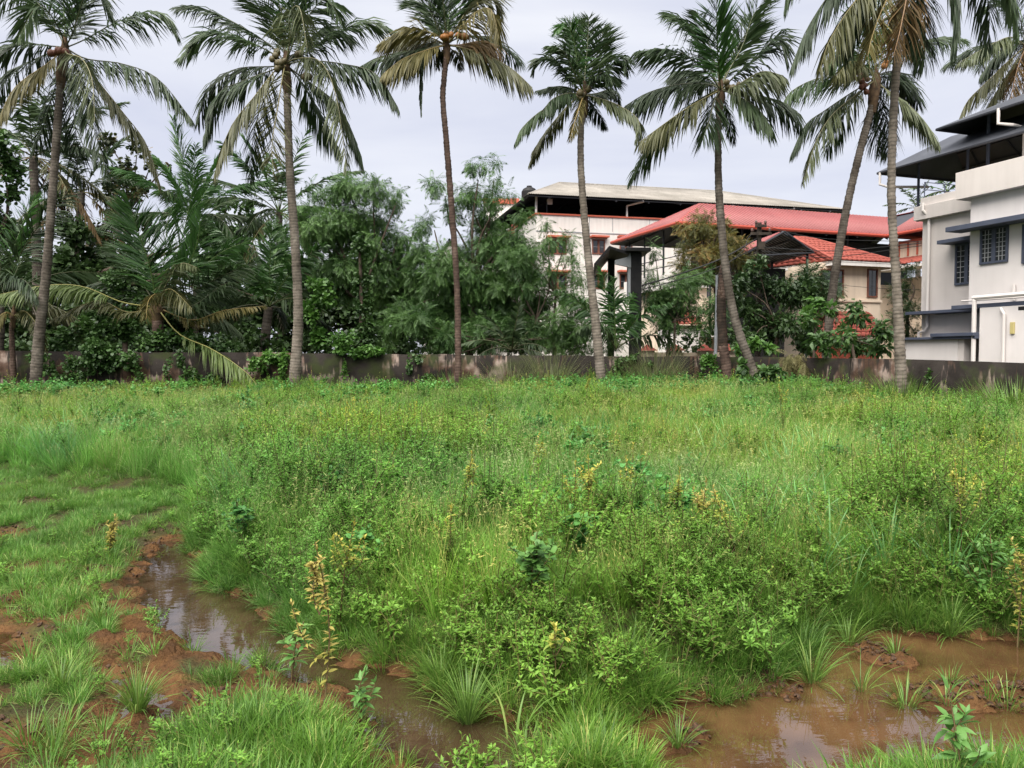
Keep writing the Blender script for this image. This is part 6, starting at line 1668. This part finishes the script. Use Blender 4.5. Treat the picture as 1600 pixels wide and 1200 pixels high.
# 3. coarse bluish grass in drifts
x, y = sample_field(9000, 4.6, 25, rngf, 1.8)
dw_, mud_, low_, h_, fr_, rt_ = zones(x, y)
keep = (dw_ > .2) & (low_ < .3) & (fr_ < .5) & (rt_ < .5) & (rngf.uniform(0, 1, len(x)) < sstep(.50, .68, fbm(x + 5, y - 31, .62)))
x, y, h_ = x[keep], y[keep], h_[keep]
scatter('coarse_grass', C_BLUE, np.stack([x, y, h_ - .01], 1), rngf.uniform(.6, 1.05, len(x)), rngf, hue_var(x, y, rngf, .4), label='coarse bluish grass in drifts with long arching blades', cat='grass')
# 4. short grass on the low wet ground
x, y = sample_field(50000, 2.4, 11.5, rngf, 1.4, pad=1.2)
dw_, mud_, low_, h_, fr_, rt_ = zones(x, y)
pr = np.clip(low_ * (1 - .88 * mud_) * sstep(.34, .5, fbm(x, y, 2.6)), 0, 1)
pr = np.maximum(pr, np.maximum(.8 * (fr_ > .5), .38 * (rt_ > .5)))
pr = np.maximum(pr, .95 * (dw_ < .3) * (1 - low_)); pr = np.maximum(pr, .45 * (low_ < .5)); pr = pr * np.where((low_ > .5) & (dw_ < .22), .35, 1)
for p in ISLANDS[:2] + ISLANDS[3:4]: pr = np.where(sdf(p, x, y) < .12, .02, pr)
keep = (dw_ > .015 - .03 * (low_ < .3)) & (rngf.uniform(0, 1, len(x)) < pr)
x, y, h_, fk = x[keep], y[keep], h_[keep], np.maximum(fr_, rt_)[keep]
scatter('short_grass', C_SHORT, np.stack([x, y, h_ - .008], 1), rngf.uniform(.42, .95, len(x)) * (1 + .45 * fk), rngf, hue_var(x, y, rngf, .6), label='short bright grass on the low muddy ground', cat='grass')
# 4b. grass hanging over the banks, and sedge edging the wall
x, y = sample_field(90000, 2.6, 7.5, rngf, 1.2, pad=1.0)
dw_, mud_, low_, h_, fr_, rt_ = zones(x, y)
keep = (dw_ > -.03) & (dw_ < .22) & (low_ < .6) & (rngf.uniform(0, 1, len(x)) < .30 * sstep(.4, .6, fbm(x, y, 3.0)) + .04) & (rt_ < .5)
for p in ISLANDS[:2] + ISLANDS[3:]: keep &= sdf(p, x, y) > .12
keep &= sdf(gpoly([(1005, 1075), (1060, 1060), (1160, 1062), (1240, 1078), (1235, 1090), (1020, 1092)]), x, y) > .03
x, y, h_ = x[keep], y[keep], h_[keep]
scatter('bank_grass', C_BANK, np.stack([x, y, h_ - .008], 1), rngf.uniform(.4, .9, len(x)) * (.6 + .8 * fbm(x - 4, y, 2.2)), rngf, hue_var(x, y, rngf, .6) * .92, tilt=.3, label='thick grass hanging over the banks of the channel and pool', cat='grass')
# 5. leafy weeds
x, y = sample_field(20000, 4.0, 25, rngf, 1.6)
dw_, mud_, low_, h_, fr_, rt_ = zones(x, y)
wz = sstep(.40, .60, fbm(x - 3, y + 3, .75)) * np.interp(x / y, [-.75, -.45, -.2, .1], [.1, .25, .9, 1]) + .06
keep = (dw_ > .12) & (low_ < .3) & (fr_ < .5) & (rt_ < .5) & (rngf.uniform(0, 1, len(x)) < wz)
x, y, h_, dwk = x[keep], y[keep], h_[keep], dw_[keep]
sc = rngf.uniform(.6, 1.1, len(x)) * (.55 + .45 * sstep(.1, .8, dwk)) * (.55 + .9 * fbm(x + 60, y - 9, .5))
scatter('leafy_weeds', C_WEED, np.stack([x, y, h_ - .01], 1), sc, rngf, hue_var(x, y, rngf, 1.1), pick=np.where((fbm(x + 31, y - 14, .9) > .56) & (rngf.uniform(0, 1, len(x)) < .16), 5, rngf.integers(0, 5, len(x))), label='leafy yellow green weeds massed over the field', cat='weeds')
# 6. low weeds along the water and in the front clump
x, y = sample_field(10500, 2.5, 9, rngf, 1.3)
dw_, mud_, low_, h_, fr_, rt_ = zones(x, y)
pr = .10 * (fr_ > .5) + .6 * (dw_ < .7) * (dw_ > .05) * (low_ < .4) * (rt_ < .3)
for p in ISLANDS[:4]: pr = np.where(sdf(p, x, y) < .15, .01, pr)
pr = pr + .03 * low_ + .02 * (rt_ > .5)
keep = (dw_ > .04) & (rngf.uniform(0, 1, len(x)) < pr)
x, y, h_ = x[keep], y[keep], h_[keep]
scatter('low_weeds', C_LOW, np.stack([x, y, h_ - .01], 1), rngf.uniform(.5, 1.05, len(x)) * (.7 + .4 * (low_[keep] < .4)), rngf, hue_var(x, y, rngf, .5), label='small leafy weeds crowding the edges of the water', cat='weeds')
# 7. broad-leaved patches
x, y = sample_field(6000, 4.6, 24.5, rngf, 1.7)
dw_, mud_, low_, h_, fr_, rt_ = zones(x, y)
far = sstep(15, 20, y) * np.interp(x / y, [-.5, 0, .1, .6], [.1, .3, 1, .6])
keep = (dw_ > .25) & (low_ < .2) & (fr_ < .5) & (rt_ < .5) & (rngf.uniform(0, 1, len(x)) < .8 * sstep(.56, .68, fbm(x + 77, y, .8)) + .5 * far)
x, y, h_ = x[keep], y[keep], h_[keep]
scatter('broad_weeds', C_BROAD, np.stack([x, y, h_ - .01], 1), rngf.uniform(.6, 1.3, len(x)) * (1 + .35 * sstep(15, 19, y)), rngf, hue_var(x, y, rngf, .5), label='broad-leaved darker green weeds in patches', cat='weeds')

# ---- mud clods and leaf litter on the bare ground
M_CLOD = mat('red mud clod', (.022, .011, .005), (.085, .042, .018), 30, .75, .35, bump=.5)
def clod_proto(s):
    rng = R(s); V = []; F_ = []
    k = 7
    V = [(0, 0, .8)] + [(math.cos(6.283 * i / k) * .9, math.sin(6.283 * i / k) * .9, .3) for i in range(k)] + [(math.cos(6.283 * (i + .5) / k), math.sin(6.283 * (i + .5) / k), -.3) for i in range(k)]
    V = np.array(V) * rng.uniform(.7, 1.25, (len(V), 1)) * np.array([1, .8, .6])
    T = [(0, 1 + i, 1 + (i + 1) % k) for i in range(k)] + [(1 + i, 1 + k + i, 1 + (i + 1) % k) for i in range(k)] + [(1 + k + i, 1 + k + (i + 1) % k, 1 + (i + 1) % k) for i in range(k)]
    return [(V * .03, np.array(T), None, np.full(len(V), .5), 0)]
C_CLOD = make_coll('mud_clod', [(clod_proto(950 + k), [M_CLOD]) for k in range(6)])
x, y = sample_field(110000, 2.4, 9.5, rngf, 1.2)
dw_, mud_, low_, h_, fr_, rt_ = zones(x, y)
isl = np.full(x.shape, 9.0)
for p in ISLANDS[:2] + ISLANDS[3:4]: isl = np.minimum(isl, sdf(p, x, y))
bar = sdf(gpoly([(1005, 1075), (1060, 1060), (1160, 1062), (1240, 1078), (1235, 1090), (1020, 1092)]), x, y)
pr = mud_ * sstep(.42, .62, fbm(x + 2, y + 50, 3.0)) * .45 * (dw_ > -.01) + .5 * low_ * sstep(.60, .68, fbm(x + 9, y + 4, 2.3)) * (y > 5.5) + .9 * (isl < .03) * (dw_ > -.1) + .9 * (bar < .04)
keep = (rngf.uniform(0, 1, len(x)) < pr) & (fr_ < .5) & (h_ > WATER_Z - .03)
x, y, h_ = x[keep], y[keep], h_[keep]
scatter('mud_clods', C_CLOD, np.stack([x, y, np.maximum(h_, WATER_Z) + .004], 1), rngf.uniform(.25, 1.0, len(x)) ** 1.8 * .55 + .07, rngf, tilt=.6, label='crumbled red mud clods beside the puddles', cat='mud')

# ------------------------------------------------------------------ plants that can be picked out one by one
def gz(x, y): return float(fields(np.array([x]), np.array([y]))[3][0])
def single_plant(name, label, cat, px, py, parts_, mats, scale=1.0, rotz=0.0, group=None, split=True):
    p = G(px, py, 0.05); z = gz(p[0], p[1]); z = max(z, WATER_Z)
    t = thing(name, label, cat, (p[0], p[1], z - .005), group); t.rotation_euler = (0, 0, rotz); t.scale = (scale,) * 3
    st = [q for q in parts_ if q[4] == 1]; lv = [q for q in parts_ if q[4] == 0]
    for nm, ps, m in (('leaves', lv, mats[0]), ('stem', st, mats[1] if len(mats) > 1 else None)):
        if not ps: continue
        V, T, Q, tn, _ = merge([(a, b, c, d, 0) for a, b, c, d, e in ps])
        o = np_mesh(nm, V, tris=T, quads=Q, mats=[m], parent=t, attrs={'tint': ('FLOAT', 'POINT', tn.astype(np.float32))})
        if nm == 'leaves': o['kind'] = 'stuff'
    return t
# these stand alone, so their leaf materials take no per-instance colour
WM = leafmat('yellowing weed leaf', (.062, .135, .02), (.16, .25, .044), (.44, .40, .075), trans=.38, rough=.5, spec=.3)
DM = leafmat('dying yellow weed leaf', (.13, .16, .03), (.30, .28, .06), (.40, .33, .10), trans=.35, rough=.55, spec=.25)
BM = leafmat('fresh broad leaf', (.055, .14, .030), (.13, .27, .062), (.20, .34, .09), trans=.38, rough=.45, spec=.35)
SMT = mat('weed stem', (.10, .07, .03), None, rough=.7)
GM = leafmat('tuft blade', (.055, .115, .018), (.125, .225, .038), (.22, .28, .07), trans=.38, rough=.45, spec=.35)
YELLOW = [
    (508, 1075, .62, 'dying yellow weed leaning over the left channel', DM, .95),
    (725, 905, .62, 'yellow-tipped weed left of centre in the tall growth', WM, .45), (820, 835, .62, 'yellow-tipped weed standing nearest the centre of the field', WM, .4),
    (878, 915, .60, 'orange yellow weed top, left one of a pair in the middle', WM, .55), (920, 912, .62, 'orange yellow weed top, right one of a pair in the middle', WM, .55),
    (985, 880, .55, 'yellow weed right of the orange pair', WM, .4), (1042, 905, .55, 'slender yellow weed spike further right of the orange pair', WM, .45),
    (1095, 915, .5, 'pinkish brown weed top in the right half', DM, .4), (950, 800, .6, 'yellow weed behind the orange pair', WM, .4),
    (1228, 730, .9, 'tall yellow weed in the back right of the field', WM, .5), (1335, 720, .8, 'yellow weed near the wall at the right', WM, .4),
    (1455, 725, .7, 'small yellow weed near the wall at far right', WM, .4), (1497, 935, .62, 'yellow flowered weed above the right pool', WM, .5), (1590, 985, .6, 'yellow leaved weed at the right edge above the pool', DM, .5),
    (695, 960, .45, 'pale yellow weed beside the channel bank', WM, .4), (742, 770, .6, 'pale yellow weed in the mid distance left of centre', WM, .4), (530, 985, .55, 'tall green yellow weed spike behind the dying weed', WM, .5),
    (1160, 960, .5, 'small yellow weed tip right of the middle', WM, .4), (905, 690, .8, 'yellow weed far back in the centre', WM, .45), (1000, 830, .5, 'thin yellow weed in the mid distance right of centre', WM, .4), (170, 865, .28, 'low yellow weed on the muddy left ground', DM, .6)]
for k, (px, py, hgt, lab, mt, yl) in enumerate(YELLOW):
    single_plant('weed_plant', lab, 'weed', px, py, weed_parts(R(1000 + k), hgt * 1.22, 5, .046, 'lance', yl, 84, .45), [mt, SMT], 1.0, k, 'yellow-tipped weeds')
single_plant('broadleaf_plant', 'broad-leaved blue green plant rising in the centre foreground', 'plant', 835, 1010, weed_parts(R(1101), .50, 8, .070, 'round', 0, 40, .9), [BM, SMT], 1.0, 0)
single_plant('young_plant', 'fresh young plant with pointed leaves at the bottom right', 'plant', 1502, 1235, weed_parts(R(1102), .36, 3, .095, 'lance', 0, 22, .6), [BM, SMT], 1.0, 1)
single_plant('young_plant', 'pale green leafy shoot beside the left channel', 'plant', 455, 1045, weed_parts(R(1103), .30, 3, .075, 'lance', .2, 22, .7), [BM, SMT], 1.0, 1)
single_plant('young_plant', 'leafy shoot overhanging the left channel bend', 'plant', 570, 1100, weed_parts(R(1104), .26, 3, .07, 'lance', .0, 22, .7), [BM, SMT], 1.0, 2)
single_plant('broadleaf_plant', 'bushy green plant above the right pool at the right edge', 'plant', 1545, 960, weed_parts(R(1105), .50, 9, .075, 'lance', 0, 34, 1.0), [BM, SMT], 1.0, 2)
single_plant('young_plant', 'reddish stemmed weed with pointed top right of the long pale blades', 'plant', 868, 1085, weed_parts(R(1106), .34, 4, .06, 'lance', .35, 30, .5), [WM, SMT], 1.0, 2)
TUFTS = [(95, 1085, .26, 60, 'spiky grass tuft on the mud at the lower left'), (45, 1180, .24, 60, 'grass tuft in the bottom left corner'), (85, 1195, .26, 40, 'pale starry grass rosette at the bottom left'),
         (215, 1120, .25, 110, 'dense fine grass tuft beside the small left puddle'), (155, 980, .20, 60, 'grass tuft left of the mud bank'), (1268, 1058, .33, 60, 'fan-shaped grass tuft at the far edge of the right pool'),
         (1118, 1050, .33, 60, 'spreading grass tuft on the mud bar'), (1160, 1048, .36, 90, 'tall fine grass tuft above the mud bar'), (1325, 1000, .28, 46, 'yellow green grass tuft at the pool corner'),
         (1060, 1160, .20, 40, 'small dark grass tuft standing in the shallow pool'), (945, 1195, .26, 60, 'grass tuft on the mud at the bottom centre'), (822, 1178, .22, 60, 'starry grass rosette at the end of the channel'),
         (1400, 1020, .16, 26, 'tiny grass tuft on the mud islet'), (1345, 1070, .30, 12, 'thin reeds standing in the right pool'), (1415, 1098, .22, 40, 'grass tuft at the left end of the mud bar in the pool'),
         (1480, 1100, .16, 22, 'small grass tuft on the mud bar in the pool'), (1575, 1100, .22, 24, 'grass tuft at the right end of the mud bar'), (300, 1016, .16, 40, 'grass tuft dipping into the left channel'), (1485, 990, .3, 70, 'grass tuft hanging over the back of the right pool'),
         (1415, 978, .26, 60, 'grass tuft at the back shore of the right pool'), (690, 1075, .30, 90, 'grass tuft leaning over the channel'), (730, 1120, .34, 130, 'dense drooping grass at the channel end'), (390, 915, .26, 90, 'thick grass at the mouth of the left channel')]
for k, (px, py, hgt, n, lab) in enumerate(TUFTS):
    p = G(px, py, WATER_Z + .02); z = max(gz(p[0], p[1]), WATER_Z - .01)
    v, t_, q, tn = blades(R(1200 + k), int(n * 1.5), hgt * .92, .0042, .34, .55 if n < 100 else .45, 1.0, .035, 5, (.40, .26))
    o = np_mesh('grass_tuft', v + np.array([p[0], p[1], z]), tris=t_, quads=q, mats=GM, base=(p[0], p[1], z), attrs={'tint': ('FLOAT', 'POINT', tn.astype(np.float32))})
    tag(o, lab, 'grass', 'grass tufts beside the water')
# long pale blades in the centre foreground
p = G(800, 1130, .05); v, t_, q, tn = blades(R(1301), 9, .44, .010, .12, .18, 1.5, .05, 6, (.7, .15))
o = np_mesh('grass_tuft', v + np.array([p[0], p[1], gz(p[0], p[1])]), tris=t_, quads=q, mats=GM, base=(p[0], p[1], gz(p[0], p[1])), attrs={'tint': ('FLOAT', 'POINT', tn.astype(np.float32))})
tag(o, 'long pale arching grass blades in the centre foreground', 'grass', 'grass tufts beside the water')
# grass humps in front of the wall
HUMPS = [(715, 612, 22.2, .75, 260, 'green grass clump round the foot of the slender dark palm', 'GM'), (460, 612, 22.2, .65, 220, 'green grass clump round the foot of the pale trunked palm', 'GM'),
         (1410, 625, 17.3, .75, 420, 'thick green grass hump at the foot of the nearest palm', 'GM'), (1590, 650, 14.2, .75, 420, 'thick green grass hump at the right edge below the wall', 'GM'),
         (1020, 605, 22.6, 1.35, 420, 'tall arching feathery grass leaning on the wall', 'SG'), (860, 600, 23.0, 1.25, 260, 'dry straw coloured grass against the wall in the middle', 'SG'), (800, 600, 23.2, 1.1, 160, 'pale dry grass against the wall right of the slender palm', 'SG'), (940, 605, 22.0, .7, 200, 'green grass clump round the foot of the compact palm', 'GM'),
         (1480, 640, 15.7, .45, 300, 'low grass fringe below the right part of the wall', 'GM')]
SGM = leafmat('pale arching grass', (.09, .12, .045), (.17, .19, .08), (.27, .25, .12), trans=.35, rough=.5, spec=.3)
for k, (px, py, D, hgt, n, lab, mm) in enumerate(HUMPS):
    p = W(px, py, D); z = .1
    v, t_, q, tn = blades(R(1400 + k), int(n * 2.2), hgt * 1.5, .016 if mm == 'GM' else .009, .25, .35, .9, .65 if mm == 'GM' else .4, 5, (.4, .22))
    o = np_mesh('grass_clump', v + np.array([p[0], D, z]), tris=t_, quads=q, mats=GM if mm == 'GM' else SGM, base=(p[0], D, z), attrs={'tint': ('FLOAT', 'POINT', tn.astype(np.float32))})
    tag(o, lab, 'grass', 'grass clumps along the wall')
# lush bushes near the far edge of the field
for k, (px, py, D, rx, ry, lab) in enumerate([(1085, 614, 18.5, 34, 14, 'lush green bush in the far field right of the compact palm'), (1180, 622, 17.5, 42, 18, 'large pale green bush in the far field below the kinked palm'), (965, 616, 19, 34, 12, 'low lush bush in the far field below the black gateway column'),
                                       (1300, 618, 17, 30, 14, 'rounded bush in the far field left of the nearest palm'), (830, 606, 21, 40, 8, 'low bright bush near the wall right of the slender palm'), (1255, 604, 20.3, 26, 10, 'leafy bush against the wall below the dead fronds'), (160, 604, 23.6, 40, 8, 'weedy growth along the wall foot at the left'), (590, 672, 13, 44, 12, 'dark low bush in the middle distance left of centre'), (720, 700, 11, 44, 14, 'bluish low bush in the middle distance near the centre')]):
    creeper(lab, D, [(px - rx * .5, py + 3, rx * .7, ry), (px + rx * .5, py + 2, rx * .7, ry * .9), (px, py, rx * .8, ry * 1.1), (px + rx * .1, py + ry, rx, ry)], 'broad', 'field', 1500 if D > 15 else 2600, .10 if D > 15 else .065, 1500 + k, 'bush', 'bush', hang=-.15, tint_var=.12)
# fallen leaf, tiny flowers
p = G(1492, 1172, .12)
mb = MB(); mb.add([(0, 0, 0), (-.016, .03, .004), (0, .032, -.003), (.016, .03, .004), (0, .07, -.004)], [(0, 2, 1), (0, 3, 2), (1, 2, 4), (2, 3, 4)])
o = mb.build('fallen_leaf', mat('orange dead leaf', (.42, .13, .04), None, rough=.7)); o.location = (p[0], p[1], gz(p[0], p[1]) + .13); o.rotation_euler = (.5, .2, .9)
tag(o, 'orange dead leaf caught in the grass at the bottom right', 'leaf')
# ------------------------------------------------------------------ poles and wires
M_POLE = mat('dark weathered pole', (.03, .024, .02), (.06, .048, .038), 5, .85, .2)
M_GALV = mat('galvanised pipe', (.20, .21, .22), (.15, .16, .17), 8, .45, .5)
M_WIRE = mat('black cable', (.02, .02, .02), None, rough=.6)
M_INS = mat('dull ceramic insulator', (.10, .06, .05), None, rough=.3)
def utility_pole():
    D = 28.0; b = W(1184, 545, D); base = (b[0], D, 0); top = W(1185, 348, D)[2]
    t = thing('utility_pole', 'dark utility pole with two short crossarms in front of the shelter', 'pole', base)
    s = D / F_PX
    mb = MB(); mb.tube([(b[0], D, -.1), (b[0], D, top)], [4.6 * s, 3.6 * s], 10); mb.build('pole', M_POLE, t, base)
    for y, w in ((354, 8), (366, 15)):
        z = W(1185, y, D)[2]
        mb = MB(); mb.box(b[0] - w * s, b[0] + w * s * 1.15, D - .17, D - .1, z - .05, z + .05); a = mb.build('crossarm', M_POLE, t, base)
        for k in (-.85, .95):
            x = b[0] + k * w * s; mb = MB(); mb.tube([(x, D - .135, z + .05), (x, D - .135, z + .10), (x, D - .135, z + .16), (x, D - .135, z + .2)], [.02, .05, .045, .02], 8); mb.build('insulator', M_INS, a, base)
    z = W(1185, 384, D)[2]
    mb = MB(); mb.box(b[0] - .1, b[0] + .14, D - .26, D - .12, z - .16, z + .12); mb.build('junction_box', M_POLE, t, base)
utility_pole()
def pipe_pole():
    D = 25.5; b = W(1117, 550, D); top = W(1120, 430, D)
    t = thing('pipe_pole', 'thin galvanised pipe pole left of the blackened trunk', 'pole', (b[0], D, 0))
    mb = MB(); mb.tube([(b[0], D, 0), (b[0] + .03, D, W(1118, 512, D)[2])], .055, 8); mb.build('lower_tube', M_GALV, t, (b[0], D, 0))
    mb = MB(); mb.tube([(b[0] + .03, D, W(1118, 512, D)[2] - .1), (top[0], D, top[2])], .04, 8); mb.build('upper_tube', M_GALV, t, (b[0], D, 0))
pipe_pole()
def wire(label, pts, r, sag=0.0):
    P = [W(*p) for p in pts]; P = smooth_path(P, 24)
    u = np.linspace(0, 1, 24); P[:, 2] -= sag * 4 * u * (1 - u)
    mb = MB(); mb.tube(P, r, 5)
    o = mb.build('cable', M_WIRE, None, tuple(P[0])); tag(o, label, 'cable', 'overhead cables'); return o
wire('thick cable sagging from the utility pole down to the left past the palm', [(1184, 372, 28), (1127, 404, 27), (1050, 432, 27), (1003, 446, 27)], .028)
wire('second cable just below the thick one left of the utility pole', [(1184, 384, 28), (1120, 418, 27), (1050, 440, 27), (1003, 452, 27)], .018)
wire('overhead cable from the pole to the corner of the grey house', [(1188, 386, 27.8), (1300, 392, 26.8), (1440, 380, 25.6)], .014)
wire('lower overhead cable running beside the tiled house roof', [(1188, 392, 27.8), (1290, 402, 27), (1440, 384, 25.6)], .012)
wire('thin cable from the pole top over the shelter roof', [(1192, 352, 27.8), (1280, 372, 27), (1440, 378, 25.7)], .010)
wire('looping service cable beside the pole crossarms', [(1174, 366, 27.8), (1168, 374, 27.6), (1160, 392, 27.2), (1127, 420, 27)], .012)
wire('thin cable crossing the cream house wall below the windows', [(1190, 430, 27.8), (1310, 445, 28), (1400, 452, 28.5), (1436, 452, 27)], .008)
